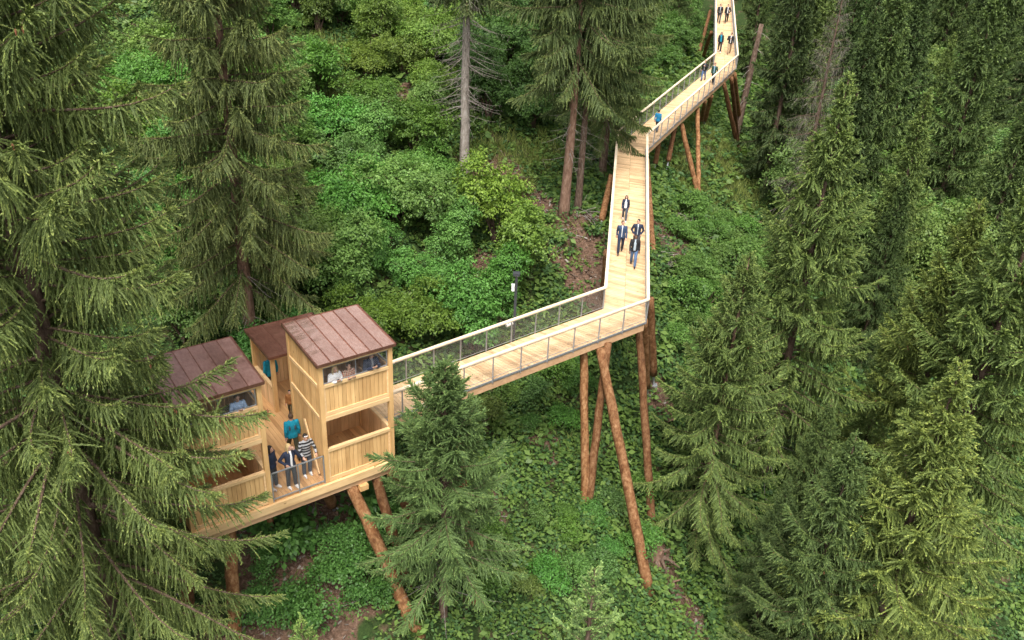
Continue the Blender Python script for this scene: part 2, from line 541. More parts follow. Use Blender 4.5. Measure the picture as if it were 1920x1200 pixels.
# ------------------------------------------------------------------ boardwalk
TB = np.array([-5.825, 22.244, 12.2])            # left front corner of the right tower, on its platform
YAW = rad(37.2)
tu = np.array([math.cos(YAW), math.sin(YAW), 0])
tv = np.array([-math.sin(YAW), math.cos(YAW), 0])
def plat(s, t, z=0.0):
    return TB + tu * s + tv * t + np.array([0, 0, z])
NODES = [plat(2.72, 3.0, 0.05), np.array([4.9, 33.45, 13.25]), np.array([7.0, 53.3, 15.1]), np.array([17.06, 74.9, 16.6]), np.array([24.2, 114.0, 18.95])]
HW = 0.92
def offsets(side):
    pts = []
    for i, p in enumerate(NODES):
        ds = []
        if i > 0:
            ds.append(unit((p - NODES[i - 1])[:2]))
        if i < len(NODES) - 1:
            ds.append(unit((NODES[i + 1] - p)[:2]))
        nr = [np.array([-d[1], d[0]]) for d in ds]
        mm = sum(nr)
        mm = mm / np.linalg.norm(mm)
        k = HW / float(mm @ nr[0])
        q = p.copy()
        q[:2] += mm * k * side
        pts.append(q)
    return pts
LEFT, RIGHT = offsets(1), offsets(-1)
def deck_z(P):
    best = None
    for a, b in zip(NODES[:-1], NODES[1:]):
        d = (b - a)[:2]
        t = float(np.clip(((P - a)[:2] @ d) / (d @ d), 0, 1))
        q = a + (b - a) * t
        e = np.linalg.norm((P - q)[:2])
        if best is None or e < best[0]:
            best = (e, q[2])
    return best[1]
def on_deck(px, py):
    z = 14.0
    for _ in range(40):
        P = onz(px, py, z)
        z = 0.5 * z + 0.5 * deck_z(P)
    return onz(px, py, z)

WK = empty('boardwalk', NODES[0], 'long zigzag timber boardwalk on log stilts climbing through the spruce forest', 'boardwalk')
K0 = NODES[0]
def rel(p):
    return np.asarray(p, float) - K0
rng = np.random.default_rng(5)
RZ = np.array([0, 0, 1.0])
for si in range(4):
    L0, L1, R0, R1 = LEFT[si], LEFT[si + 1], RIGHT[si], RIGHT[si + 1]
    ln = np.linalg.norm(NODES[si + 1] - NODES[si])
    n = int(ln / 0.145)
    mb = MB()
    halves = [(0.0, 0.5), (0.5, 1.0)] if si else [(0.0, 1.0)]
    for i in range(n):
        for (h0, h1) in halves:
            ta, tb = i / n, (i + 1) / n - 0.011 / ln
            dz = rng.uniform(-0.003, 0.003)
            P = []
            for zz in (-0.045, 0.0):
                for (t, h) in ((ta, h0), (ta, h1), (tb, h1), (tb, h0)):
                    hh = h + (0.003 if h == h0 and h0 else (-0.003 if h == h1 and h1 < 1 else 0))
                    a = L0 + (L1 - L0) * t
                    b = R0 + (R1 - R0) * t
                    P.append(rel(b + (a - b) * hh) + (0, 0, zz + dz))
            mb.hexa(P)
    dk = mb.build('deck', M['deck'], WK)
    # side beams under the deck with a steel edge angle
    for A, B in ((L0, L1), (R0, R1)):
        inw = unit((NODES[si] + NODES[si + 1] - A - B)[:2])
        inw = np.array([inw[0], inw[1], 0])
        b = MB()
        b.bar(rel(A + inw * 0.10 - RZ * 0.27), rel(B + inw * 0.10 - RZ * 0.27), 0.14, 0.38)
        b.build('side_beam', M['glulam'], WK)
        b = MB()
        b.bar(rel(A - inw * 0.012 - RZ * 0.055), rel(B - inw * 0.012 - RZ * 0.055), 0.02, 0.07)
        b.bar(rel(A + inw * 0.02 - RZ * 0.125), rel(B + inw * 0.02 - RZ * 0.125), 0.05, 0.02)
        b.build('edge_angle', M['steel'], WK)
    for t in np.arange(0.03, 1, 2.0 / ln):
        a, c = L0 + (L1 - L0) * t, R0 + (R1 - R0) * t
        MB().bar(rel(a * 0.88 + c * 0.12 - RZ * 0.14), rel(a * 0.12 + c * 0.88 - RZ * 0.14), 0.10, 0.16).build('cross_joist', M['glulam'], WK)
    # railings
    for side, (A, B) in enumerate(((L0, L1), (R0, R1))):
        d = B - A
        ln2 = np.linalg.norm(d)
        dn = d / ln2
        rl = MB()
        hz = 1.06
        rl.bar(rel(A + RZ * hz), rel(B + RZ * hz), 0.135, 0.055, ext=0.0)
        hand = rl.build('handrail', M['rail'], WK)
        tag(hand)
        fr = MB()
        fr.bar(rel(A + RZ * 0.965), rel(B + RZ * 0.965), 0.014, 0.018)
        fr.bar(rel(A + RZ * 0.09), rel(B + RZ * 0.09), 0.014, 0.018)
        fo = fr.build('net_rail', M['steel'], hand)
        sp = 1.25 if si == 0 else 1.5
        k = max(2, int(round(ln2 / sp)))
        out = unit((A + B - NODES[si] - NODES[si + 1])[:2])
        out = np.array([out[0], out[1], 0])
        for j in range(k + 1):
            if j == k and si < 3:
                continue
            p = A + d * (j / k) + dn * (0.06 if j == 0 else 0)
            pm = MB()
            pm.bar(rel(p + out * 0.028 - RZ * 0.16), rel(p + out * 0.028 + RZ * 1.03), 0.022, 0.06, up=out)
            pm.build('post', M['steel'], hand)
        nm = MB()
        nm.add([rel(A + RZ * 0.10), rel(B + RZ * 0.10), rel(B + RZ * 0.95), rel(A + RZ * 0.95)], [(0, 1, 2, 3)])
        no = nm.build('net', M['net'], hand)
        uv = no.data.uv_layers.new(name='UVMap')
        for li, c in enumerate(((0, 0), (ln2, 0), (ln2, 0.85), (0, 0.85))):
            uv.data[li].uv = c

def log_part(top, foot, r0, r1, parent, base, steel=False, name='support_log'):
    top, foot = np.asarray(top, float), np.asarray(foot, float)
    d = unit(top - foot)
    a = foot - d * 0.4
    nseg = 14
    ts = np.linspace(0, 1, nseg)
    rg = np.random.default_rng(int(abs(top[0] * 91 + foot[1] * 37)))
    a2 = foot + d * 0.75 if steel else a
    pts = a2[None] + (top - a2)[None] * ts[:, None]
    pts[1:-1] += rg.normal(0, 0.012, (nseg - 2, 3))
    rads = (r0 + (r1 - r0) * ts) * (1 + rg.uniform(-0.04, 0.04, nseg))
    mb = MB()
    mb.tube(pts - base, rads, 12, 0, True, 0.035, rg)
    # small branch scars
    for _ in range(5):
        t = rg.uniform(0.05, 0.95)
        an = rg.uniform(0, 6.28)
        rr = r0 + (r1 - r0) * t
        c = a2 + (top - a2) * t + np.array([math.cos(an), math.sin(an), 0]) * rr * 0.9
        mb.tube(np.array([c, c + np.array([math.cos(an), math.sin(an), 0.15]) * 0.05]) - base, [0.035, 0.02], 6)
    o = mb.build(name, M['log'], parent, True)
    if steel:
        sb = MB()
        sb.tube(np.array([a, foot + d * 0.85]) - base, [0.06, 0.06], 8)
        sb.box(*(foot[0] - base[0] + np.array([-.16, .16])), *(foot[1] - base[1] + np.array([-.16, .16])), *(foot[2] - base[2] + np.array([-.3, .03])), 0)
        sb.build('steel_foot', M['steel'], o)
    return o
# (top pixel, height of the top below the local deck, foot pixel, radius foot, radius top, steel foot)
LOGS = [((1094, 655), 12.35, (1098, 950), .20, .17, False), ((1140, 642), 12.75, (1101, 953), .20, .16, False), ((1125, 652), 12.55, (1215, 1098), .24, .20, False),
        ((1197, 603), 12.75, (1222, 983), .20, .17, False), ((1208, 600), 12.9, (1214, 740), .17, .16, True), ((1219, 560), 13.0, (1226, 722), .20, .18, True),
        ((1213, 300), 14.55, (1226, 502), .19, .16, False), ((1146, 330), 14.5, (1124, 433), .20, .17, True), ((1138, 470), 13.6, (1131, 560), .18, .17, False),
        ((1238, 252), 14.8, (1226, 326), .18, .16, True), ((1266, 236), 14.9, (1249, 322), .18, .16, True), ((1277, 232), 14.9, (1312, 377), .20, .17, False), ((1308, 203), 15.2, (1310, 372), .17, .16, False),
        ((1322, 190), 15.4, (1314, 234), .18, .16, True), ((1334, 180), 15.5, (1320, 233), .18, .16, True), ((1357, 156), 15.9, (1386, 287), .22, .18, False), ((1371, 146), 16.0, (1384, 272), .2, .18, False), ((1377, 138), 16.1, (1390, 252), .2, .18, False),
        ((1334, 60), 16.9, (1318, 108), .2, .18, False), ((1332, 20), 17.4, (1310, 100), .2, .18, False),
        ((852, 762), 12.1, (890, 1130), .19, .17, False)]
for tp, tz, ft, ra, rb, st in LOGS:
    T = onz(*tp, tz)
    F = on_ground(*ft)
    log_part(T, F, ra, rb, WK, K0, st)

# ------------------------------------------------------------------ viewing towers
def boards_x(mb, x0, x1, y0, y1, z0, z1, bw=0.145, gap=0.012, rg=rng):
    """vertical boards standing side by side along x"""
    n = max(1, int(round((x1 - x0) / bw)))
    w = (x1 - x0) / n
    for i in range(n):
        d = rg.uniform(-0.004, 0.004)
        mb.box(x0 + i * w + gap / 2, x0 + (i + 1) * w - gap / 2, y0 + d, y1 + d, z0, z1)
def boards_y(mb, x0, x1, y0, y1, z0, z1, bw=0.145, gap=0.012, rg=rng, zf=None):
    n = max(1, int(round((y1 - y0) / bw)))
    w = (y1 - y0) / n
    for i in range(n):
        d = rg.uniform(-0.004, 0.004)
        a, b = y0 + i * w + gap / 2, y0 + (i + 1) * w - gap / 2
        if zf is None:
            mb.box(x0 + d, x1 + d, a, b, z0, z1)
        else:
            mb.hexa([(x0 + d, a, z0), (x1 + d, a, z0), (x1 + d, b, z0), (x0 + d, b, z0), (x0 + d, a, zf(a)), (x1 + d, a, zf(a)), (x1 + d, b, zf(b)), (x0 + d, b, zf(b))])
def floor_boards(mb, x0, x1, y0, y1, z, along='y', bw=0.14, th=0.04):
    if along == 'y':
        n = int(round((x1 - x0) / bw)); w = (x1 - x0) / n
        for i in range(n):
            mb.box(x0 + i * w + .003, x0 + (i + 1) * w - .003, y0, y1, z - th, z + rng.uniform(-.002, .002))
    else:
        n = int(round((y1 - y0) / bw)); w = (y1 - y0) / n
        for i in range(n):
            mb.box(x0, x1, y0 + i * w + .003, y0 + (i + 1) * w - .003, z - th, z + rng.uniform(-.002, .002))
def net_panel(parent, p0, p1, z0, z1, name='net_screen', mid=True, slope=(0, 0)):
    p0, p1 = np.array([*p0, 0.0]), np.array([*p1, 0.0])
    up = np.array([0, 0, 1.0])
    fr = MB()
    w = 0.03
    c = [p0 + up * z0, p1 + up * (z0 + slope[0]), p1 + up * (z1 + slope[1]), p0 + up * z1]
    for a, b in zip(c, c[1:] + c[:1]):
        fr.bar(a, b, w, w, ext=w / 2)
    if mid:
        fr.bar((c[0] + c[1]) / 2, (c[2] + c[3]) / 2, 0.022, 0.022)
    fo = fr.build(name, M['steel'], parent)
    nm = MB()
    nm.add(c, [(0, 1, 2, 3)])
    no = nm.build('net', M['net'], fo)
    L = float(np.linalg.norm(p1 - p0))
    uv = no.data.uv_layers.new(name='UVMap')
    for li, q in enumerate(((0, 0), (L, 0), (L, z1 - z0), (0, z1 - z0))):
        uv.data[li].uv = q
    return fo

TW, TD = 2.56, 2.45
ZR, ZB, ZS, ZT = 1.24, 2.42, 3.66, 4.42       # rail, beam, sill and top of the posts
BACKUP = 0.22                                 # how much the roof rises to the back
def copper_roof(parent, x0, x1, y0, y1, zf, zb, nseam, cm):
    """shallow standing-seam roof with a fascia"""
    r = MB()
    for k in range(nseam):
        a, c = x0 + (x1 - x0) * k / nseam + .001, x0 + (x1 - x0) * (k + 1) / nseam - .001
        da, db = rng.uniform(-.004, .004, 2)
        r.hexa([(a, y0, zf - .05), (c, y0, zf - .05), (c, y1, zb - .05), (a, y1, zb - .05), (a, y0, zf + da), (c, y0, zf + db), (c, y1, zb + da), (a, y1, zb + db)])
    ro = r.build('roof', cm, parent)
    s = MB()
    for k in range(nseam + 1):
        x = x0 + .02 + (x1 - x0 - .04) * k / nseam
        s.bar((x, y0 + .002, zf + .014), (x, y1 - .002, zb + .014), 0.018, 0.030)
    s.bar((x0 - .004, y0 - .012, zf - .035), (x1 + .004, y0 - .012, zf - .035), 0.02, 0.10)
    s.bar((x0 - .004, y1 + .012, zb - .035), (x1 + .004, y1 + .012, zb - .035), 0.02, 0.10)
    s.bar((x0 - .012, y0, zf - .03), (x0 - .012, y1, zb - .03), 0.02, 0.10)
    s.bar((x1 + .012, y0, zf - .03), (x1 + .012, y1, zb - .03), 0.02, 0.10)
    s.build('roof_seams', M['copper_brown'], ro)
    return ro
def tower(origin, label, right_is_gap):
    T = empty('viewing_tower', origin, label, 'viewing tower', rz=YAW)
    ps = 0.15
    zr = lambda y: ZT + 0.12 + BACKUP * y / TD
    for (x, y) in ((0, 0), (TW - ps, 0), (0, TD - ps), (TW - ps, TD - ps)):
        MB().box(x, x + ps, y, y + ps, -0.04, zr(y) - 0.10).build('corner_post', M['boards'], T)
    xa, xb = ps, TW - ps
    # front: two boarded panels with cap rails
    for (z0, z1) in ((0.0, ZR), (ZB + .1, ZS)):
        p = MB()
        boards_x(p, xa + .06, xb - .06, 0.055, 0.085, z0 + .12, z1 - .1)
        po = p.build('front_panel', M['boards'], T)
        q = MB()
        q.box(xa, xb, 0.02, 0.12, z0, z0 + .12)
        q.box(xa, xb, 0.005, 0.14, z1 - .1, z1)
        q.box(xa, xa + .06, 0.03, 0.11, z0 + .12, z1 - .1)
        q.box(xb - .06, xb, 0.03, 0.11, z0 + .12, z1 - .1)
        q.build('panel_frame', M['beam'], po)
    MB().box(xa, xb, -0.012, 0.13, ZB - .07, ZB + .08).build('front_beam', M['beam'], T)
    MB().box(xa, xb, 0.0, 0.14, ZT - .14, ZT).build('front_beam', M['beam'], T)
    # left wall: fully boarded, two rails
    p = MB()
    boards_y(p, 0.03, 0.06, ps, TD - ps, 0.0, 0, zf=lambda y: zr(y) - .1)
    lw = p.build('side_wall', M['boards'], T)
    for za, zb in ((ZB, ZB + .18), (ZS - .05, ZS - .05), (ZT, ZT + BACKUP * .9)):
        MB().bar((.028, ps, za), (.028, TD - ps, zb), 0.075, 0.12).build('wall_rail', M['beam'], lw)
    # right wall: boarded below, open in the middle, boarded above, net at the top
    for za, zb in ((0.0, ZR - .1), (ZB + .1, ZS - .1)):
        p = MB()
        boards_y(p, TW - .09, TW - .06, ps, TD - ps, za, zb)
        rw = p.build('side_wall', M['inner'], T)
        MB().box(TW - .135, TW - .01, ps, TD - ps, zb, zb + .1).build('wall_rail', M['beam'], rw)
    MB().box(TW - .135, TW - .01, ps, TD - ps, ZB - .05, ZB + .05).build('side_beam', M['beam'], T)
    MB().bar((TW - .07, ps, ZT - .05), (TW - .07, TD - ps, ZT - .05 + BACKUP * .9), 0.12, 0.12).build('side_beam', M['beam'], T)
    net_panel(T, (TW - .07, ps + .03), (TW - .07, TD - ps - .03), ZS + .03, ZT - .14, mid=False)
    # back wall
    for za, zb in ((ZB, ZT + .12), (0.0, ZR)):
        p = MB()
        boards_x(p, ps, TW - ps, TD - .09, TD - .06, za, zb)
        bw = p.build('back_wall', M['inner'], T)
    MB().box(ps, TW - ps, TD - .13, TD - .01, ZR, ZR + .08).build('wall_rail', M['beam'], bw)
    p = MB()
    floor_boards(p, 0.09, TW - .09, 0.13, TD - .09, ZB + .05)
    p.build('upper_floor', M['floor'], T)
    p = MB()
    for x in np.linspace(.3, TW - .3, 4):
        p.box(x - .05, x + .05, .14, TD - .14, ZB - .12, ZB + .009)
    p.build('floor_joists', M['glulam'], T)
    # slanted brace on the left wall and inner post
    b = MB()
    b.bar((-.03, 1.35, 1.75), (-.03, .45, .1), 0.05, 0.12)
    b.build('brace', M['beam'], T)
    MB().box(.45, .55, TD - .6, TD - .5, 0, ZB - .121).build('inner_post', M['beam'], T)
    net_panel(T, (xa + .03, .06), (xb - .03, .06), ZS + .035, ZT - .17)
    copper_roof(T, -.07, TW + .07, -.10, TD + .10, ZT + .07, ZT + .07 + BACKUP * (TD + .2) / TD + .02, 6, M['copper_new'] if right_is_gap else M['copper'])
    return T
tower(plat(0, 0), 'taller looking right hand wooden viewing tower with a shiny copper roof beside the boardwalk', True)
tower(plat(-1.80 - TW, -0.02), 'left hand wooden viewing tower with dull copper roof, half hidden by spruce branches', False)

# platform under both towers
PF = empty('platform', plat(-0.9, 2.4, -0.06), 'larch platform on slanting log stilts carrying both towers', 'platform', rz=YAW)
def pl(x, y, z=0.0):           # platform frame -> its own origin
    return (x + 0.9, y - 2.4, z + 0.06)
b = MB()
n = int(1.80 / 0.14)
floor_boards(b, -4.36 + .9, 2.56 + .9, .0 - 2.4, 2.45 - 2.4, 0.0 + .06 - .004, 'y')
floor_boards(b, -1.95 + .9, 2.66 + .9, 2.455 - 2.4, 6.8 - 2.4, 0.0 + .06 - .004, 'y')
b.build('floor', M['floor'], PF)
b = MB()
b.box(*(np.array([-4.42, 2.66]) + .9), -2.4 - .10, -2.4 + .0, -0.26, 0.02)
b.build('front_fascia', M['beam'], PF)
b = MB()
b.box(*(np.array([-4.40, 2.60]) + .9), -2.4 - .02, -2.4 + .12, -0.50, -0.265)
for y in (1.3, 2.4, 4.3, 6.4):
    b.box(*((np.array([-4.40, 2.60]) if y < 2.5 else np.array([-1.9, 2.6])) + .9), y - 2.4 - .08, y - 2.4 + .08, -.45, -.21)
b.build('floor_beam', M['glulam'], PF)
b = MB()
for x in (-4.2, -2.9, -1.8, -.6, .9, 2.2):
    b.box(x + .9 - .05, x + .9 + .05, -2.4 + .03, 2.45 - 2.4, -.205, .012)
for x in (-1.8, -.6, .9, 2.2):
    b.box(x + .9 - .05, x + .9 + .05, 2.46 - 2.4, 6.75 - 2.4, -.205, .012)
b.build('floor_joists', M['glulam'], PF)
b = MB()
b.box(1.15 + .9, 1.45 + .9, -2.4 - .16, -2.4 + .9, -.72, -.51)
b.build('beam_end', M['boards'], PF)
# balcony railing across the gap between the towers
rail = MB()
for a, c in (((-1.77, .0, 1.08), (-.03, .0, 1.08)), ((-1.77, .0, .09), (-.03, .0, .09)), ((-1.77, .0, .0), (-1.77, .0, 1.08)), ((-.03, .0, .0), (-.03, .0, 1.08)), ((-.9, 0, -.2), (-.9, 0, 1.08))):
    rail.bar(pl(*a), pl(*c), 0.035, 0.035, ext=.0175)
ro = rail.build('balcony_railing', M['steel'], PF)
nm = MB()
nm.add([pl(-1.76, .0, .1), pl(-.04, 0, .1), pl(-.04, 0, 1.07), pl(-1.76, 0, 1.07)], [(0, 1, 2, 3)])
no = nm.build('net', M['net'], ro)
uv = no.data.uv_layers.new(name='UVMap')
for li, q in enumerate(((0, 0), (1.72, 0), (1.72, .97), (0, .97))):
    uv.data[li].uv = q
def plog(tp, tz, ft, ra, rb, st=False):
    T_, F_ = onz(*tp, tz), on_ground(*ft)
    loc = np.array(PF.location)
    o = log_part(T_, F_, ra, rb, None, loc, st)
    c, s = math.cos(-YAW), math.sin(-YAW)
    co = np.empty(len(o.data.vertices) * 3); o.data.vertices.foreach_get('co', co); co = co.reshape(-1, 3)
    o.data.vertices.foreach_set('co', (co @ np.array([[c, s, 0], [-s, c, 0], [0, 0, 1]])).ravel())
    o.parent = PF
    for ch in o.children:
        co = np.empty(len(ch.data.vertices) * 3); ch.data.vertices.foreach_get('co', co); co = co.reshape(-1, 3)
        ch.data.vertices.foreach_set('co', (co @ np.array([[c, s, 0], [-s, c, 0], [0, 0, 1]])).ravel())
for a in (((655, 903), 11.7, (778, 1178), .24, .20), ((703, 885), 11.7, (760, 1090), .2, .18), ((731, 880), 11.7, (800, 1030), .22, .19), ((606, 905), 11.5, (627, 958), .2, .18, True),
          ((428, 960), 11.7, (441, 1182), .22, .2), ((360, 985), 11.7, (352, 1130), .22, .2), ((500, 900), 11.6, (505, 1010), .2, .18)):
    plog(*a)

# small canopy at the back of the platform
CN = empty('canopy', plat(.22, 4.72), 'small low timber shelter with copper roof tucked between the towers', 'shelter', rz=YAW)
cw, cd, ch_ = 2.45, 2.05, 2.18
for (x, y) in ((0, 0), (cw - .14, 0), (0, cd - .14), (cw - .14, cd - .14)):
    MB().box(x, x + .14, y, y + .14, 0.002, ch_ + .08 * y / cd - .002).build('corner_post', M['boards'], CN)
q = MB()
q.box(.0, cw, .01, .13, ch_, ch_ + .16)
q.box(.0, .12, .135, cd - .135, ch_ + .04, ch_ + .20)
q.box(cw - .12, cw, .135, cd - .135, ch_ + .04, ch_ + .20)
q.box(.0, cw, cd - .13, cd - .01, ch_ + .08, ch_ + .22)
q.build('roof_beam', M['beam'], CN)
copper_roof(CN, -.12, cw + .1, -.14, cd + .14, ch_ + .24, ch_ + .32, 4, M['copper_brown'])
p = MB()
boards_x(p, .14, cw - .14, cd - .09, cd - .06, .01, ch_ + .07)
p.build('back_wall', M['inner'], CN)
p = MB()
boards_y(p, .05, .08, .14, cd - .14, .01, .95)
sw = p.build('side_wall', M['inner'], CN)
MB().box(.0, .13, .14, cd - .14, .95, 1.02).build('wall_rail', M['beam'], sw)

# lamp mast standing at the far side of the boardwalk
_lt = ony(969, 512, float(on_deck(977, 634)[1]) + .25)
_lb = np.array([_lt[0], _lt[1], deck_z(_lt) - 0.35])
LP = empty('lamp_post', _lb, 'slim dark lamp mast with white boxes behind the boardwalk railing', 'lamp post')
hgt = _lt[2] - _lb[2]
MB().bar((0, 0, 0), (0, 0, hgt - .09), .11, .11, up=(0, 1, 0)).build('mast', M['darksteel'], LP)
hd = MB()
hd.box(-.15, .13, -.13, .13, hgt - .09, hgt + .02)
ho = hd.build('lamp_head', M['darksteel'], LP)
MB().box(-.12, .10, -.11, .11, hgt - .105, hgt - .091).build('diffuser', M['whiteplastic'], ho)
MB().box(-.19, -.06, -.17, -.06, hgt - .75, hgt - .45).build('junction_box', M['whiteplastic'], LP)
cb = MB()
zc = .95
cb.tube([(-.06, -.06, zc), (-.2, -.12, zc - .02), (-.33, -.2, zc - .05)], [.06, .08, .09], 10)
cb.box(-.30, -.2, -.2, -.12, zc + .03, zc + .12)
cb.build('camera_unit', M['whiteplastic'], LP)
# ------------------------------------------------------------------ spruce trees
def frame(d, rg):
    """random unit vectors perpendicular to d (n,3)"""
    r = rg.normal(size=d.shape)
    return unit(np.cross(d, r))
def spruce_mesh(name, seed, H, Rm, base=0.12, lat=0.5, dn=0.8, fwd=0.35, l2max=0.8, sp2=0.075, sps=0.06, sl=0.14, sw=0.034, whorl=0.42, nb=(5, 7), low=-0.35, high=0.9, up=0.55, young=0.35,
                bare=0.12, prof=0.8, gap=0.12, hang=0.5, cones=0, greytwig=0.4, lean=0.0, upshoot=1.6, skip=None, thin=1.0, core=0.0, deadn=2, extra=()):
    rg = np.random.default_rng(seed)
    quads, mats_i = [], []
    tr = MB()
    nz = 22
    zt = np.linspace(0, 1, nz)
    r0 = 0.010 * H + 0.06
    wob = np.cumsum(rg.normal(0, 0.012, (nz, 2)), 0) * (H / 20)
    wob -= wob[0]
    tp = np.stack([wob[:, 0] + lean * H * zt ** 2, wob[:, 1], zt * H - 0.5 * (1 - zt)], 1)
    tr.tube(tp, r0 * (1 - zt * 0.93) * (1 + 0.35 * np.exp(-zt * 30)), 10, 0, True, 0.05, rg)
    trunk_at = lambda z: np.array([np.interp(z, tp[:, 2], tp[:, 0]), np.interp(z, tp[:, 2], tp[:, 1]), z])
    bm = MB()
    dead = MB()
    z = base * H
    zb = z
    az0 = rg.uniform(0, 6.28)
    # dead lower branches
    zz = zb * 0.35
    while zz < zb * 1.15:
        for _ in range(deadn):
            a = rg.uniform(0, 6.28)
            L = rg.uniform(0.6, 2.2 if deadn < 5 else 2.8) * min(1, Rm / 3)
            p0 = trunk_at(zz)
            t = np.linspace(0, 1, 6)
            P = p0 + np.stack([np.cos(a) * L * t, np.sin(a) * L * t, -0.5 * L * t ** 1.5 + 0.25 * L * t ** 3], 1)
            dead.tube(P, 0.02 * (1 - t * 0.8), 4, 0, False)
            for q in range(4):
                i = rg.integers(2, 6)
                e = P[i] + rg.normal(0, 0.22, 3) - np.array([0, 0, .15])
                dead.tube([P[i], e], [0.006, 0.003], 3, 0, False)
        zz += rg.uniform(0.25, 0.6)
    Mx = 26
    t = np.linspace(0, 1, Mx)
    todo = list(extra)
    while z < H - 0.15 or todo:
        forced = todo.pop() if z >= H - 0.15 else None
        u = (z - zb) / (H - zb) if forced is None else (forced[0] - zb) / (H - zb)
        k = int(rg.integers(nb[0], nb[1] + 1)) if forced is None else 1
        az0 += rg.uniform(0.4, 1.2)
        for j in range(k):
            if forced is None and rg.random() < gap * (1 - u):
                continue
            az = az0 + 6.283 * j / k + rg.normal(0, 0.22)
            L = Rm * (1 - u) ** prof * (1 - 0.25 * math.exp(-u * 9)) * rg.uniform(0.60, 1.16) * (1 + 0.10 * math.sin(3 * az0 + z)) + 0.18
            zj = z + rg.uniform(-0.5, 0.5) * whorl
            if forced is not None:
                zj, az, L = forced
            s0 = low + (high - low) * u ** 0.8 + rg.normal(0, 0.12)
            sag = 0.45 * (1 - u) * min(1, L / 3)
            sl_ = s0 - sag * np.sin(np.pi * t * 0.85) + up * t ** 2.2
            dr = (L / Mx) / np.sqrt(1 + sl_ ** 2)
            r = np.concatenate([[0], np.cumsum(dr)[:-1]])
            zc = np.concatenate([[0], np.cumsum(sl_ * dr)[:-1]])
            aa = az + rg.normal(0, 0.10) * t ** 2
            P = trunk_at(zj) + np.stack([np.cos(aa) * r, np.sin(aa) * r, zc], 1)
            if skip is not None and forced is None:
                for f_ in (1.0, 0.88, 0.76, 0.64, 0.52, 0.4, 0.28):
                    P2 = P[0] + (P - P[0]) * f_
                    if not skip(P2):
                        break
                else:
                    continue
                P, L = P2, L * f_
            bm.tube(P[::3], (0.010 + 0.009 * L) * (1 - 0.85 * t[::3]), 5, 0, False)
            n2 = max(6, int(L / sp2))
            t2 = np.sort(rg.uniform(bare, 1.0, n2) ** 0.9)
            idx = np.clip((t2 * (Mx - 1)).astype(int), 0, Mx - 2)
            fr = (t2 * (Mx - 1) - idx)[:, None]
            p0 = P[idx] * (1 - fr) + P[idx + 1] * fr
            T = unit(P[idx + 1] - P[idx])
            side = unit(np.cross(T, [0, 0, 1.0]))
            sg = np.where(rg.random(n2) < 0.5, 1.0, -1.0)[:, None] * rg.uniform(0.35, 1.25, (n2, 1))
            tipf = np.clip((t2 - 0.55) / 0.45, 0, 1)[:, None]
            d0 = unit(T * (fwd + 0.7 * tipf) + side * sg * lat - np.array([0, 0, 1.0]) * dn * rg.uniform(0.35, 1.2, (n2, 1)) * (1 - 0.65 * tipf) + rg.normal(0, 0.20, (n2, 3)))
            l2 = l2max * np.clip(np.sin(np.pi * np.clip(t2 * 0.86 + 0.08, 0, 1)), 0.12, 1) ** 0.7 * min(1, 0.25 + L / 2.6) * rg.uniform(0.4, 1.1, n2)
            ns = max(3, int(l2max / sps))
            s = (np.arange(ns) + 0.5) * sps
            mask = s[None, :] < l2[:, None]
            if thin < 1:
                mask &= rg.random(mask.shape) < thin
            if not mask.any():
                continue
            s2 = s[None, :] + rg.uniform(-0.3, 0.3, (n2, ns)) * sps
            grav = hang * s2 ** 2
            pos = p0[:, None, :] + d0[:, None, :] * s2[..., None] - np.array([0, 0, 1.0]) * grav[..., None]
            tan = unit(d0[:, None, :] - np.array([0, 0, 1.0]) * (2 * hang * s2)[..., None])
            rel_s = s2 / l2[:, None]
            m1 = mask
            pos, tan, rel_s = pos[m1], tan[m1], rel_s[m1]
            tt = np.repeat(t2[:, None], ns, 1)[m1]
            nn = len(pos)
            sd = frame(tan, rg)
            dirv = unit(tan * rg.uniform(0.7, 1.1, (nn, 1)) + sd * rg.uniform(0.25, 0.75, (nn, 1)))
            ln = sl * rg.uniform(0.6, 1.2, (nn, 1)) * (1 - 0.3 * rel_s[:, None])
            wv = frame(dirv, rg) * (sw * rg.uniform(0.7, 1.2, (nn, 1)) / 2)
            tip = pos + dirv * ln
            mid = pos + dirv * ln * 0.45
            quads.append(np.stack([pos - dirv * ln * 0.1, mid + wv, tip, mid - wv], 1))
            isy = (rg.random(nn) < young * (0.10 + 0.9 * np.clip((rel_s - 0.55) / 0.45, 0, 1)) * (0.35 + 0.65 * tt))
            mats_i.append(isy.astype(np.int32))
            if core:
                # the densely needled middle of every side twig: two crossed strips that follow its bend
                ks = np.linspace(0.04, 1.0, 4)
                cp = [p0 + d0 * (l2 * q)[:, None] - np.array([0, 0, 1.0]) * (hang * (l2 * q) ** 2)[:, None] for q in ks]
                wa = frame(unit(cp[3] - cp[0]), rg)
                wb = np.cross(unit(cp[3] - cp[0]), wa)
                yg = (rg.random(n2) < young * 0.9 * (0.35 + 0.65 * t2))
                for wdir in (wa, wb):
                    for q in range(3):
                        w0, w1 = (0.55, 1.0, 0.75, 0.12)[q] * core, (0.55, 1.0, 0.75, 0.12)[q + 1] * core
                        quads.append(np.stack([cp[q] - wdir * w0 / 2, cp[q] + wdir * w0 / 2, cp[q + 1] + wdir * w1 / 2, cp[q + 1] - wdir * w1 / 2], 1))
                        mats_i.append((yg & (q == 2)).astype(np.int32))
            # shoots on the upper side of the branch itself
            nu = int(L / sp2 * upshoot)
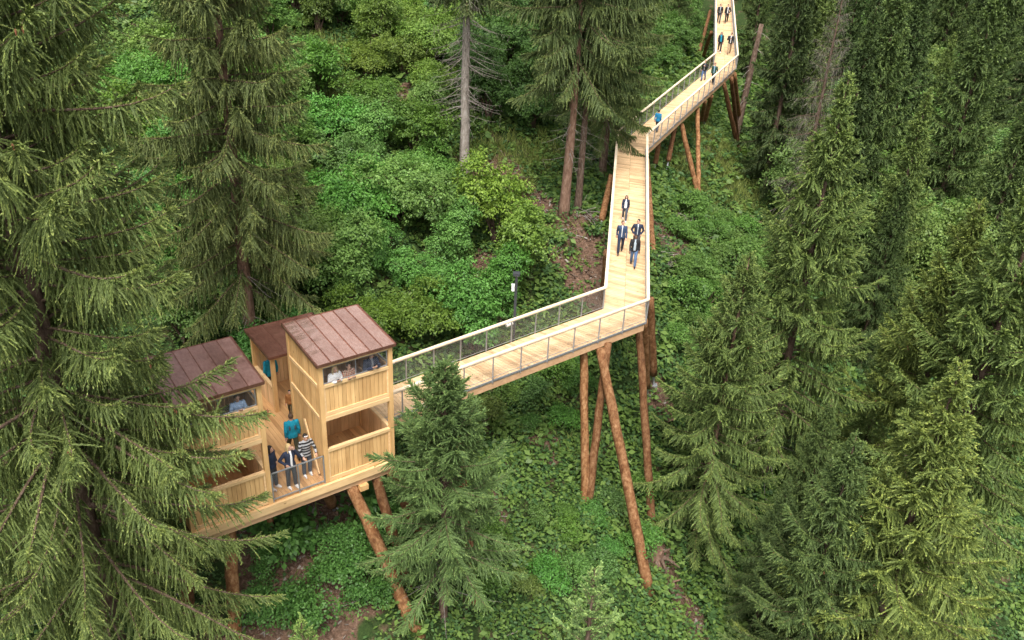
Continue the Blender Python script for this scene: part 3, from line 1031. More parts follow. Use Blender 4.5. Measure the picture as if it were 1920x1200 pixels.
            if nu:
                tu_ = rg.uniform(bare, 1, nu)
                iu = np.clip((tu_ * (Mx - 1)).astype(int), 0, Mx - 2)
                fu = (tu_ * (Mx - 1) - iu)[:, None]
                pu = P[iu] * (1 - fu) + P[iu + 1] * fu
                Tu = unit(P[iu + 1] - P[iu])
                du = unit(Tu * 0.6 + rg.normal(0, 0.55, (nu, 3)) + np.array([0, 0, .35]))
                lu = sl * rg.uniform(0.6, 1.2, (nu, 1))
                wu = frame(du, rg) * sw * 0.55
                quads.append(np.stack([pu, pu + du * lu * .45 + wu, pu + du * lu, pu + du * lu * .45 - wu], 1))
                mats_i.append((rg.random(nu) < min(1, young * 1.7) * (0.25 + 0.75 * tu_)).astype(np.int32))
            # bare grey hanging twigs that carry the shoots
            gm = rg.random(n2) < greytwig
            if gm.any():
                a, d, l = p0[gm], d0[gm], l2[gm][:, None]
                e = a + d * l * 0.8 - np.array([0, 0, 1.0]) * hang * (l * 0.8) ** 2
                w = frame(unit(e - a), rg) * 0.006
                quads.append(np.stack([a - w, a + w, e + w * .4, e - w * .4], 1))
                mats_i.append(np.full(len(a), 2, np.int32))
            if cones and u < 0.75 and rg.random() < cones:
                for _ in range(int(rg.integers(2, 5))):
                    q = P[int(rg.integers(Mx - 7, Mx))] + rg.normal(0, 0.05, 3) - np.array([0, 0, .04])
                    for k2 in range(3):
                        an = rg.uniform(0, 3.14)
                        wx = np.array([math.cos(an), math.sin(an), 0]) * 0.022
                        quads.append(np.stack([q, q - [0, 0, .05] + wx, q - [0, 0, .13], q - [0, 0, .05] - wx])[None])
                        mats_i.append(np.full(1, 3, np.int32))
        if forced is None:
            z += whorl * (1 - 0.45 * u) * rg.uniform(0.85, 1.15)
    # leading shoot
    for k in range(16):
        zz = H - 0.5 + 0.5 * k / 16
        p = trunk_at(min(zz, H - .01))
        a = rg.uniform(0, 6.28)
        d = unit(np.array([math.cos(a), math.sin(a), 1.0]))
        w = frame(d[None], rg)[0] * sw * .5
        quads.append(np.stack([p, p + d * .06 + w, p + d * .13, p + d * .06 - w])[None])
        mats_i.append(np.full(1, 1, np.int32))
    Q = np.concatenate(quads)
    crown = quadmesh(name + ' crown', Q, np.concatenate(mats_i), [M['needle'], M['young'], M['twig'], M['cone']])
    return dict(H=H, trunk=tr, limbs=bm.mesh(name + ' limbs', M['bark'], True), crown=crown, dead=dead.mesh(name + ' dead', M['twig']) if dead.v else None, n=len(Q))

SPR = {}
# the big left tree stands at a known place; it has lost the branches that once hung over the left tower's roof
T1 = ony(132, 870, 18.0)
T1Z = gz1(T1[0], T1[1]) - 0.15
def _t1skip(P):
    px, py, d = proj(P * (31.0 / 27) + np.array([T1[0], T1[1], T1Z]))
    gap_ = (px > 312) & (px < 560) & (py > 575) & (py < 735)
    mid_ = (px > 420) & (py >= 735) & ((py < 742) | ((py > 765) & (py < 805)) | ((py > 845) & (py < 930)))
    far_ = (px > 525) & (py > 560) & (py < 1030)
    return bool(np.any(gap_ | mid_ | far_))
_ex = []
for qx, qy, dy in ((432, 808, .4), (500, 842, -.5), (425, 815, .9), (480, 975, .3), (440, 905, -.9), (395, 850, .1), (415, 1000, -.3), (375, 930, .8), (520, 1085, .4), (495, 1040, -.8), (372, 805, -.4), (345, 815, 1.1), (350, 880, 1.6)):
    q = ony(qx, qy, T1[1] + dy)
    e = q - T1
    Lh = math.hypot(e[0], e[1])
    _ex.append(((q[2] - T1Z + 0.16 * Lh) * 27 / 31.0, math.atan2(e[1], e[0]), Lh * 27 / 31.0 * 1.1))
SPR['comb1'] = spruce_mesh('comb spruce', 11, 27, 4.9, 0.10, lat=0.36, dn=1.0, fwd=0.2, l2max=0.72, sp2=0.026, sps=0.030, sl=0.085, sw=0.024, whorl=0.58, nb=(7, 9), low=-0.2, high=0.9, up=0.6, young=0.5, bare=0.08, gap=0.05, hang=0.4, cones=0.35, greytwig=0.35, prof=0.5, skip=_t1skip, upshoot=3.0, core=0.032, extra=_ex)
SPR['comb2'] = spruce_mesh('comb spruce', 12, 27, 4.8, 0.16, lat=0.42, dn=1.0, fwd=0.25, l2max=0.85, sp2=0.032, sps=0.042, sl=0.12, sw=0.036, whorl=0.78, nb=(6, 8), low=-0.3, high=0.9, up=0.5, young=0.45, bare=0.08, gap=0.12, hang=0.5, cones=0.15, greytwig=0.6, prof=0.62, upshoot=3.0, core=0.05)
SPR['bushy'] = spruce_mesh('bushy spruce', 21, 11.5, 3.3, 0.30, lat=0.8, dn=0.3, fwd=0.6, l2max=0.6, sp2=0.027, sps=0.028, sl=0.085, sw=0.03, whorl=0.5, nb=(7, 9), low=-0.25, high=1.1, up=0.65, young=0.30, bare=0.12, gap=0.14, hang=0.4, greytwig=0.08, prof=0.72, upshoot=3.5, core=0.042)
SPR['layer1'] = spruce_mesh('layered spruce', 31, 19, 5.2, 0.12, lat=0.7, dn=0.62, fwd=0.5, l2max=0.72, sp2=0.034, sps=0.040, sl=0.125, sw=0.046, whorl=0.82, nb=(6, 8), low=-0.55, high=1.1, up=0.85, young=0.5, bare=0.10, gap=0.10, hang=0.4, greytwig=0.12, prof=0.86, upshoot=3.5, core=0.062, cones=0.3)
SPR['layer2'] = spruce_mesh('layered spruce', 32, 19, 5.0, 0.12, lat=0.7, dn=0.7, fwd=0.45, l2max=0.74, sp2=0.034, sps=0.040, sl=0.125, sw=0.046, whorl=0.8, nb=(6, 8), low=-0.5, high=1.1, up=0.8, young=0.48, bare=0.10, gap=0.12, hang=0.45, greytwig=0.2, prof=0.9, upshoot=3.5, core=0.062)
SPR['far1'] = spruce_mesh('far spruce', 41, 24, 5.0, 0.08, lat=0.6, dn=0.75, fwd=0.45, l2max=0.85, sp2=0.055, sps=0.062, sl=0.20, sw=0.075, whorl=0.9, nb=(6, 8), low=-0.5, high=1.0, up=0.75, young=0.38, bare=0.08, gap=0.1, hang=0.35, greytwig=0.15, prof=0.85, upshoot=3.0, core=0.1)
SPR['far2'] = spruce_mesh('far spruce', 42, 24, 4.4, 0.10, lat=0.65, dn=0.65, fwd=0.5, l2max=0.8, sp2=0.055, sps=0.062, sl=0.20, sw=0.075, whorl=0.88, nb=(6, 8), low=-0.45, high=1.1, up=0.8, young=0.40, bare=0.08, gap=0.12, hang=0.35, greytwig=0.15, prof=0.88, upshoot=3.0, core=0.1)
SPR['sapling'] = spruce_mesh('sapling', 51, 4.2, 1.3, 0.05, lat=0.9, dn=0.05, fwd=0.7, l2max=0.34, sp2=0.040, sps=0.025, sl=0.06, sw=0.03, whorl=0.40, nb=(5, 6), low=0.25, high=1.0, up=0.25, young=0.8, bare=0.1, gap=0.0, hang=0.1, greytwig=0.1, prof=0.95, upshoot=3, core=0.045)
SPR['bareh'] = spruce_mesh('high crowned spruce', 61, 25, 3.2, 0.43, deadn=9, lat=0.5, dn=0.8, fwd=0.35, l2max=0.9, sp2=0.045, sps=0.06, sl=0.16, sw=0.05, whorl=0.7, nb=(5, 7), low=-0.3, high=0.9, up=0.5, young=0.4, bare=0.12, gap=0.1, hang=0.4, greytwig=0.3, core=0.09)
SPR['oldh'] = spruce_mesh('old spruce', 62, 27, 5.2, 0.36, lat=0.5, dn=0.9, fwd=0.35, l2max=1.0, sp2=0.036, sps=0.050, sl=0.145, sw=0.05, whorl=0.8, nb=(6, 8), low=-0.35, high=0.9, up=0.5, young=0.45, bare=0.10, gap=0.1, hang=0.45, greytwig=0.3, prof=0.5, upshoot=3, core=0.07)
SPR['grey'] = spruce_mesh('dying spruce', 63, 25, 3.4, 0.2, lat=0.3, dn=1.0, fwd=0.2, l2max=1.6, sp2=0.05, sps=0.1, sl=0.16, sw=0.05, whorl=0.6, nb=(4, 6), low=-0.6, high=0.6, up=0.2, young=0.05, bare=0.15, gap=0.3, hang=0.25, greytwig=0.55, thin=0.10, upshoot=0.0)
if os.environ.get('DBG'):
    open('/tmp/n.txt','w').write(str({k: v['n'] for k, v in SPR.items()}))
_cache = {}
def tree(kind, x, y, top=None, height=None, label='', group=None, tint=(1, 1, 1), bark='bark', az=None, width=1.0, tilt=(0, 0), cat='spruce tree', name='spruce_tree'):
    s = SPR[kind]
    z0 = gz1(x, y) - 0.15
    H = (top - z0) if top is not None else height
    k = H / s['H']
    o = bpy.data.objects.new(name, None)
    COL.objects.link(o)
    o.location = (x, y, z0)
    rg = random.Random(int(x * 131 + y * 977))
    o.rotation_euler = (tilt[0], tilt[1], az if az is not None else rg.uniform(0, 6.28))
    o.scale = (k * width, k * width, k)
    o.empty_display_size = 0.3
    tag(o, label, cat, group)
    key = (kind, bark)
    if key not in _cache:
        _cache[key] = s['trunk'].mesh(kind + ' trunk', M[bark], True)
    t = ob('trunk', _cache[key], o)
    c = ob('crown', s['crown'], o)
    c.color = (*tint, 1)
    ob('limbs', s['limbs'], c)
    if s['dead'] is not None:
        ob('dead_branches', s['dead'], o)
    return o
def apex(kind, px, py, Y, **kw):
    P = ony(px, py, Y)
    return tree(kind, P[0], P[1], top=P[2], **kw)
def foot(kind, px, py, height, **kw):
    P = on_ground(px, py)
    return tree(kind, P[0], P[1], height=height, **kw)

# ------------------------------------------------------------------ broad-leaved bushes
def bush_mesh(name, seed, w, h, ncl, nl, ls=0.12, young=0.15, cl=0.42, stems=9, flat=0.45, hollow=0.55):
    rg = np.random.default_rng(seed)
    nsub = int(rg.integers(5, 8))
    sc_ = np.stack([rg.uniform(-.34, .34, nsub) * w, rg.uniform(-.34, .34, nsub) * w, rg.uniform(.28, .72, nsub) * h], 1)
    sr = np.stack([rg.uniform(.17, .30, nsub) * w, rg.uniform(.17, .30, nsub) * w, rg.uniform(.18, .34, nsub) * h], 1)
    which = rg.choice(nsub, ncl, p=(sr.prod(1) ** .67) / (sr.prod(1) ** .67).sum())
    d = unit(rg.normal(size=(ncl, 3)))
    d[:, 2] = np.where(rg.random(ncl) < .8, np.abs(d[:, 2]) - .15, d[:, 2])
    d = unit(d)
    rr = np.where(rg.random(ncl) < 0.7, rg.uniform(0.8, 1.12, ncl), rg.uniform(hollow * .7, 0.85, ncl))
    C = sc_[which] + d * rr[:, None] * sr[which]
    C[:, 2] = np.maximum(C[:, 2], 0.12)
    n = ncl * nl
    cc = np.repeat(C, nl, 0)
    dd = np.repeat(unit(d * [1, 1, 0.6]), nl, 0)
    # each cluster is a drooping spray: a flattened disc whose plane leans outwards
    nrm = unit(np.array([0, 0, 1.0]) + dd * 0.55 + np.repeat(rg.normal(0, 0.2, (ncl, 3)), nl, 0))
    ax = unit(np.cross(nrm, [0.3, 0.9, 0.1]))
    ay = np.cross(nrm, ax)
    r = cl * np.sqrt(rg.random((n, 1))) * np.repeat(rg.uniform(0.5, 1.35, (ncl, 1)), nl, 0)
    a = rg.uniform(0, 6.28, (n, 1))
    pos = cc + ax * r * np.cos(a) + ay * r * np.sin(a) + nrm * rg.normal(0, cl * flat * 0.35, (n, 1)) - np.array([0, 0, 1.0]) * (r ** 2) * 0.5
    ln = unit(nrm + rg.normal(0, 0.42, (n, 3)))
    dirv = unit(np.cross(ln, frame(ln, rg)))
    outw = unit(pos - cc)
    dirv = unit(dirv * 0.7 + outw * 0.8 + np.array([0, 0, -0.25]))
    sd = unit(np.cross(dirv, ln))
    L = ls * rg.uniform(0.65, 1.2, (n, 1))
    wv = sd * L * 0.31
    cup = ln * L * 0.06
    Q = np.stack([pos, pos + dirv * L * .5 + wv + cup, pos + dirv * L, pos + dirv * L * .5 - wv + cup], 1)
    mi = (rg.random(n) < young * (0.4 + 1.2 * (pos[:, 2] / h))).astype(np.int32)
    fm = quadmesh(name + ' foliage', Q, mi, [M['leaf'], M['leafyoung']])
    sm = MB()
    for k in range(stems):
        e = C[int(rg.integers(0, ncl))]
        t = np.linspace(0, 1, 7)[:, None]
        P = np.array([rg.normal(0, .12), rg.normal(0, .12), -0.2]) * (1 - t) + e * t + np.array([0, 0, h * .15]) * np.sin(np.pi * t) + rg.normal(0, .03, (7, 3))
        sm.tube(P, (0.03 + 0.006 * h) * (1 - 0.8 * t[:, 0]), 5, 0, False)
    return dict(f=fm, s=sm.mesh(name + ' stems', M['bark'], True), w=w, h=h)
BU = {
    'hazel1': bush_mesh('hazel', 1, 4.2, 4.2, 150, 75, 0.15, 0.12, 0.45, 12),
    'hazel2': bush_mesh('hazel', 2, 4.6, 3.6, 150, 75, 0.15, 0.20, 0.5, 12),
    'hazel3': bush_mesh('hazel', 3, 3.6, 4.8, 140, 75, 0.15, 0.08, 0.42, 12),
    'tall1': bush_mesh('tall', 4, 6.0, 11.0, 330, 70, 0.2, 0.08, 0.62, 16),
    'tall2': bush_mesh('tall', 5, 6.6, 9.0, 330, 70, 0.2, 0.12, 0.62, 16),
    'low1': bush_mesh('low', 6, 1.8, 1.1, 60, 55, 0.10, 0.25, 0.3, 6),
    'low2': bush_mesh('low', 7, 1.5, 1.4, 60, 55, 0.09, 0.12, 0.26, 6),
    'big1': bush_mesh('bigleaf', 8, 1.9, 1.7, 34, 26, 0.26, 0.05, 0.38, 8),
}
def bush(kind, x, y, sc, label, group, tint=(1, 1, 1), hs_=1.0, name='bush', cat='bush', leafname='foliage'):
    s = BU[kind]
    o = bpy.data.objects.new(name, None)
    COL.objects.link(o)
    rg = random.Random(int(x * 517 + y * 91))
    o.location = (x, y, gz1(x, y) - 0.1)
    o.rotation_euler = (0, 0, rg.uniform(0, 6.28))
    o.scale = (sc, sc, sc * hs_)
    o.empty_display_size = 0.3
    tag(o, label, cat, group)
    f = ob(leafname, s['f'], o)
    f.color = (*tint, 1)
    ob('stems' if name == 'bush' else 'trunk', s['s'], o)
    return o

# --- the spruces, nearest first
OLIVE, GREEN, DARK, BLUE, YEL = (1.3, 1.2, 1.1), (1.55, 1.65, 1.3), (1.15, 1.3, 1.12), (1.35, 1.6, 1.45), (1.75, 1.72, 1.2)
tree('comb1', T1[0], T1[1], top=T1Z + 31.0, label='huge old spruce with sweeping branches filling the left edge in front of the left tower', tint=(1.6, 1.58, 1.3), az=0.0)
P = ony(452, 450, 31.5); tree('comb2', P[0], P[1], top=36.0, label='tall weeping spruce rising behind the two wooden towers', tint=(1.6, 1.5, 1.4), az=4.1, bark='redbark')
apex('bushy', 836, 690, 22.3, label='dense bushy blue green spruce standing in front of the boardwalk next to the right tower', tint=BLUE, az=0.3, width=1.06)
apex('layer1', 1402, 478, 32, label='broad green spruce with a bare lower trunk just right of the long stilts', tint=(1.4, 1.5, 1.2), az=1.0, bark='redbark', width=1.1)
apex('layer2', 1592, 150, 38, label='tallest pointed green spruce in the right half with layered branches', tint=GREEN, az=2.5)
apex('layer2', 1800, 690, 25, label='light green spruce with sweeping branches filling the lower right corner', tint=YEL, az=0.9, width=1.2)
apex('layer1', 1842, 385, 36, label='yellowish pointed spruce near the right edge with brown cones', tint=YEL, az=3.3)
apex('layer1', 1980, 300, 33, label='spruce cut off by the right edge of the picture', tint=GREEN, az=5.0)
apex('sapling', 1118, 1066, 21.5, label='small pale spruce sapling with a bare leader at the bottom of the slope', tint=(1.9, 2.2, 2.1), az=0.2)
apex('sapling', 566, 1160, 17.5, label='tip of a young bright spruce sapling below the platform', tint=(1.8, 2.1, 1.6), az=1.2)
apex('layer1', 475, 1010, 15.5, label='low spruce branches below the left tower at the bottom edge', tint=(0.85, 0.95, 0.85), az=2.2, width=1.2) if False else None
foot('bareh', 870, 328, 25, label='slender spruce with a long bare pale grey trunk and dead twigs', bark='greybark', az=1.0)
foot('oldh', 1057, 403, 24, label='old spruce with a thick reddish trunk overhanging the boardwalk', bark='redbark', az=2.0, tint=(1.2, 1.22, 1.15))
foot('comb2', 1128, 330, 23, label='spruce whose hanging branches reach over the bend of the boardwalk', az=0.7, tint=(1.35, 1.38, 1.25), width=.95)
foot('oldh', 1083, 395, 21, label='darker trunked spruce close behind the thick reddish trunk', bark='bark', az=4.0, tint=(1.0, 1.1, 1.05), width=0.85)
GR = 'dark spruces of the forest behind'
FAR = [  # px, py (apex), Y, kind, tint, label
    (1592, -60, 58, 'grey', (0.8, 0.8, 0.8), 'dying spruce with pale grey hanging twigs behind the tallest right hand spruce'),
    (1700, -60, 62, 'far1', DARK, 'dark tall spruce right of the pale dead branches'), (1745, 165, 52, 'far2', GREEN, 'slim green spruce behind the tallest right hand spruce'),
    (1560, -120, 70, 'far1', GREEN, 'tall spruce right of the far end of the boardwalk'), (1530, -160, 68, 'far2', (0.75, 0.85, 0.8), None),
    (1450, -150, 98, 'far2', DARK, None), (1290, -130, 92, 'far1', DARK, 'dark spruce left of the far end of the boardwalk'), (1240, -100, 84, 'far2', GREEN, None),
    (1880, -40, 66, 'far1', DARK, 'dark spruce in the upper right corner'), (1960, 120, 55, 'far2', DARK, None), (1640, 60, 80, 'far2', DARK, None),
    (1150, -160, 96, 'far1', DARK, None), (1000, -170, 92, 'far2', DARK, None), (960, -110, 78, 'far1', GREEN, 'spruce behind the slender grey trunk'), (1540, 250, 70, 'far2', DARK, None),
    (1500, 60, 84, 'far1', DARK, None), (1790, 60, 84, 'far2', GREEN, None), (300, -120, 52, 'far1', DARK, 'dark spruce deep between the two large left hand spruces'), (200, -170, 66, 'far2', DARK, None), (560, -190, 72, 'far1', DARK, None),
    (100, -180, 50, 'far2', DARK, None), (1830, -150, 100, 'far1', DARK, None), (1700, -180, 110, 'far2', DARK, None), (1570, -190, 110, 'far1', DARK, None), (1940, -170, 92, 'far2', DARK, None),
    (1250, -190, 125, 'far2', DARK, None), (1080, -185, 130, 'far1', DARK, None), (1400, -190, 130, 'far1', DARK, None), (820, -185, 110, 'far2', DARK, None)]
for px, py, Y, kd, ti, lb in FAR:
    apex(kd, px, py, Y, label=lb or 'dark spruce of the forest standing behind the nearer trees', group=GR, tint=ti)
apex('layer2', 1310, 700, 27, label='x', tint=GREEN) if False else None
for px, py, Y, kd, ti, lb in [(1560, 760, 33, 'layer1', DARK, 'dark spruce behind the light one in the lower right corner'), (1700, 560, 42, 'far2', GREEN, 'green spruce behind the two pointed right hand spruces'),
                              (1610, 820, 25, 'layer1', (1.1, 1.25, 1.1), 'dark low spruce in the lower right between the two broad ones'),
                              (1480, 900, 29, 'layer2', (1.0, 1.15, 1.05), 'dark spruce in the shade behind the bare lower trunk'), (1700, 330, 50, 'far1', (0.8, .95, .8), 'full spruce rising between the two pointed right hand spruces')]:
    apex(kd, px, py, Y, label=lb, tint=ti)
rf_ = np.random.default_rng(77)
_pts = []
for _ in range(4000):
    x, y = rf_.uniform(-45, 95), rf_.uniform(58, 170)
    zz = gz1(min(x, 80), min(y, 150))
    qx, qy, qd = proj(np.array([[x, y, zz + 12]]))
    if not (-100 < qx[0] < 2050 and qy[0] > -420):
        continue
    inright = qx[0] > 1520 or (qx[0] > 1420 and y > 96)
    if not (inright or y > 92):
        continue
    if min(np.hypot(x - a[0] - (b[0] - a[0]) * t, y - a[1] - (b[1] - a[1]) * t) for a, b in zip(NODES[2:-1], NODES[3:]) for t in np.linspace(0, 1, 9)) < 6.5:
        continue
    # keep the sight line to the upper boardwalk open
    if y < 112 and 1180 < qx[0] < 1430:
        continue
    if all((x - a) ** 2 + (y - b) ** 2 > 5.5 ** 2 for a, b in _pts):
        _pts.append((x, y))
    if len(_pts) >= 60:
        break
for k, (x, y) in enumerate(_pts):
    g = rf_.uniform(.8, 1.05)
    tree(('far1', 'far2')[k % 2], x, y, height=rf_.uniform(17, 25), label='dark spruce of the forest standing behind the nearer trees', group=GR, tint=(.88 * g, 1.04 * g, .95 * g))
# leaning brown trunk right of the far stilts
P = on_ground(1376, 268)
lt = empty('leaning_tree', P, 'leaning bare brown tree trunk right of the far boardwalk stilts', 'tree trunk')
q = ony(1428, 45, P[1] + 1.0) - P
b = MB()
tt = np.linspace(0, 1, 10)
b.tube(q[None] * tt[:, None] + np.array([0, 0, -.4]) * (1 - tt[:, None]), 0.36 - 0.16 * tt, 10, 0, True, 0.06, rng)
b.build('trunk', M['bark'], lt, True)
b = MB()
for k in range(16):
    t0 = rng.uniform(.35, 1)
    a = rng.uniform(0, 6.28)
    L = rng.uniform(.6, 1.8)
    s_ = np.linspace(0, 1, 5)
    b.tube(q * t0 + np.stack([np.cos(a) * L * s_, np.sin(a) * L * s_, -.4 * L * s_ ** 2], 1), .03 * (1 - .8 * s_), 4, 0, False)
b.build('dead_branches', M['twig'], lt)

# --- bushes: scattered over the parts of the slope where the photograph shows them
def inpoly(px, py, poly):
    c = np.zeros(len(px), bool)
    j = len(poly) - 1
    for i in range(len(poly)):
        xi, yi = poly[i]; xj, yj = poly[j]
        hit = ((yi > py) != (yj > py)) & (px < (xj - xi) * (py - yi) / (yj - yi + 1e-9) + xi)
        c ^= hit
        j = i
    return c
def walk_dist(x, y):
    d = np.full(np.shape(x), 1e9)
    for a, b in zip(NODES[:-1], NODES[1:]):
        e = (b - a)[:2]
        t = np.clip(((x - a[0]) * e[0] + (y - a[1]) * e[1]) / (e @ e), 0, 1)
        d = np.minimum(d, np.hypot(x - a[0] - e[0] * t, y - a[1] - e[1] * t))
    return d
def scatter(poly, mind, n, seed, margin=2.0, xr=(-34, 46), yr=(18, 112)):
    rg = np.random.default_rng(seed)
    x = rg.uniform(*xr, 40000)
    y = rg.uniform(*yr, 40000)
    z = gz(x, y)
    px, py, d = proj(np.stack([x, y, z], 1))
    ok = inpoly(px, py, poly) & (walk_dist(x, y) > margin)
    if n > 40:
        ok &= (blobs(SOILP, x, y - 0.8) < .05) & (blobs(SOILP, x, y) < .05) & (blobs(GRASSP, x, y) < .2)
    pts = np.stack([x, y], 1)[ok]
    out = []
    for p in pts:
        if all((p[0] - q[0]) ** 2 + (p[1] - q[1]) ** 2 > mind ** 2 for q in out):
            out.append(p)
            if len(out) >= n:
                break
    return out
A1 = [(560, -150), (830, -150), (850, 60), (820, 150), (800, 240), (840, 330), (850, 420), (960, 470), (1000, 560), (960, 640), (850, 690), (640, 690), (300, 700), (250, 200), (380, -150)]
A2 = [(930, 90), (1060, 90), (1060, 250), (930, 262), (880, 200)]
A3 = [(1230, 420), (1340, 400), (1440, 470), (1420, 640), (1240, 640)]
A4 = [(1600, -120), (1960, -120), (2060, 700), (1620, 640), (1480, 440)]
A5 = [(850, 760), (1080, 690), (1200, 760), (1200, 1060), (1000, 1150), (900, 1100), (930, 880)]
A6 = [(500, 980), (720, 970), (740, 1090), (640, 1190), (480, 1190)]
rq = random.Random(3)
for k, (x, y) in enumerate(scatter(A1, 2.5, 110, 1, 3.4)):
    kd = ('hazel1', 'hazel2', 'hazel3')[k % 3]
    g = rq.uniform(0.78, 1.3)
    bush(kd, x, y, rq.uniform(0.75, 1.15), 'leafy broad-leaved bush in the dense thicket left of the boardwalk', 'bushes in the thicket behind the towers', (g * rq.choice((0.75, 0.88, 1.0, 1.12)), g * rq.uniform(1.0, 1.15), g * rq.choice((0.65, 0.8, 0.9, 1.05))))
for k, (x, y) in enumerate(scatter(A2, 2.2, 14, 2, 3.0)):
    bush(('hazel1', 'hazel3')[k % 2], x, y, rq.uniform(0.8, 1.1), 'dark bush under the trees between the grey trunk and the reddish trunk', 'dark bushes above the grassy patch', (0.6, 0.75, 0.7))
for k, (x, y) in enumerate(scatter([(1130, -220), (1335, -220), (1330, 60), (1250, 140), (1180, 170)], 3.0, 22, 8, 3.5)):
    bush(('hazel1', 'hazel3')[k % 2], x, y, rq.uniform(0.8, 1.2), 'dark bush under the trees left of the upper boardwalk', 'dark bushes left of the upper boardwalk', (0.75, 0.9, 0.8))
for k, (x, y) in enumerate(scatter(A3, 1.6, 34, 3, 3.0)):
    bush(('low1', 'low2')[k % 2], x, y, rq.uniform(1.0, 1.8), 'low green bush on the open slope right of the boardwalk', 'low bushes on the right hand slope', (0.85, rq.uniform(.9, 1.1), 0.85))
for k, (x, y) in enumerate(scatter(A4, 4.3, 38, 4, 6)):
    bush(('tall1', 'tall2')[k % 2], x, y, rq.uniform(0.85, 1.2), 'broad-leaved tree crown among the spruces at the right', 'broad-leaved trees among the right hand spruces', (rq.uniform(.9, 1.25), rq.uniform(1.05, 1.3), rq.uniform(1.0, 1.4)), name='broadleaf_tree', cat='tree', leafname='crown')
for k, (x, y) in enumerate(scatter(A5, 1.15, 80, 5, 1.6)):
    bush(('low1', 'low2', 'low1')[k % 3], x, y, rq.uniform(0.6, 1.25), 'low bush in the undergrowth below the boardwalk', 'low bushes below the boardwalk', (rq.uniform(.6, .9), rq.uniform(.75, 1.1), rq.uniform(.65, .95)))
for k, (x, y) in enumerate(scatter(A6, 1.3, 14, 6, 0)):
    bush(('low1', 'low2', 'big1')[k % 3], x, y, rq.uniform(0.8, 1.3), 'dark leafy shrub on the bare soil below the platform', 'shrubs on the soil below the platform', (0.6, 0.85, 0.75))

# ------------------------------------------------------------------ ground cover
def cover(name, n, seed, ls, lift, mats, keep, cl, per):
    rg = np.random.default_rng(seed)
    x = rg.uniform(-34, 46, n * 3)
    y = 15 + 97 * rg.random(n * 3) ** 1.25
    z = gz(x, y)
    px, py, d = proj(np.stack([x, y, z], 1))
    ok = (px > -150) & (px < 2070) & (py > -250) & (py < 1330)
    ok &= rg.random(len(x)) < keep(x, y, px, py)
    x, y, z, d = x[ok][:n], y[ok][:n], z[ok][:n], d[ok][:n]
    m = len(x)
    c = np.stack([x, y, z], 1)
    hgt = lift * rg.uniform(0.2, 1.0, m) * (0.55 + 0.45 * np.sin(x * 0.9 + 2) * np.sin(y * 0.8))
    cc = np.repeat(c, per, 0)
    N = m * per
    a = rg.uniform(0, 6.28, (N, 1))
    r = cl * np.sqrt(rg.random((N, 1)))
    outd = np.concatenate([np.cos(a), np.sin(a), np.zeros((N, 1))], 1)
    pos = cc + outd * r
    pos[:, 2] += np.repeat(hgt, per) * (1 - 0.6 * (r[:, 0] / cl) ** 2) * rg.uniform(0.5, 1, N) + 0.03
    ln = unit(np.array([0, -0.15, 1.0]) + rg.normal(0, 0.45, (N, 3)) + outd * 0.3)
    dirv = unit(np.cross(ln, frame(ln, rg)) * 0.6 + outd * 0.8)
    sd = unit(np.cross(dirv, ln))
    L = ls * rg.uniform(0.6, 1.25, (N, 1)) * np.repeat(np.clip(d / 38, 0.75, 1.7), per)[:, None]
    wv = sd * L * 0.30
    Q = np.stack([pos, pos + dirv * L * .5 + wv, pos + dirv * L - np.array([0, 0, .15]) * L, pos + dirv * L * .5 - wv], 1)
    mi = np.repeat((rg.random(m) < 0.45).astype(np.int32), per)
    return tag(ob(name, quadmesh(name, Q, mi, mats)), kind='stuff')
cover('ground_cover', 30000, 7, 0.20, 0.85, [M['herb'], M['herb2']], lambda x, y, px, py: (1 - 0.86 * blobs(SOILP, x, y)) * (1 - 0.85 * blobs(GRASSP, x, y)) * np.where((px > 820) & (px < 1460) & (py > 150), 1.0, 0.45) * np.where((px > 470) & (px < 720) & (py > 930), .35, 1.0), 0.42, 18)
cover('undergrowth', 3200, 21, 0.34, 1.0, [M['herb'], M['leaf']], lambda x, y, px, py: (1 - 0.97 * blobs(SOILP, x, y)) * (1 - .9 * blobs(GRASSP, x, y)) * np.where((px > 480) & (px < 1500) & (py > 100) & ~((px < 720) & (py > 930)), 1.0, 0.25), 0.5, 12)
def grassmesh():
    rg = np.random.default_rng(9)
    n = 150000
    x = rg.uniform(-34, 46, n * 4); y = rg.uniform(18, 112, n * 4)
    k = blobs(GRASSP, x, y) * (1 - blobs(SOILP, x, y)) + 0.10 * (np.sin(x * .7) * np.sin(y * .6) > 0.2)
    ok = rg.random(n * 4) < k
    x, y = x[ok][:n], y[ok][:n]
    z = gz(x, y)
    m = len(x)
    p = np.stack([x, y, z], 1)
    d = unit(np.stack([rg.normal(0, .45, m), rg.normal(0, .45, m), np.ones(m)], 1))
    L = rg.uniform(.25, .65, (m, 1))
    w = frame(d, rg) * 0.028
    e = p + d * L
    e[:, 2] -= 0.1 * L[:, 0]
    return quadmesh('grass', np.stack([p - w, p + w, e + w * .2, e - w * .2], 1), np.zeros(m, np.int32), [M['grassy']])
tag(ob('grass', grassmesh()), kind='stuff')

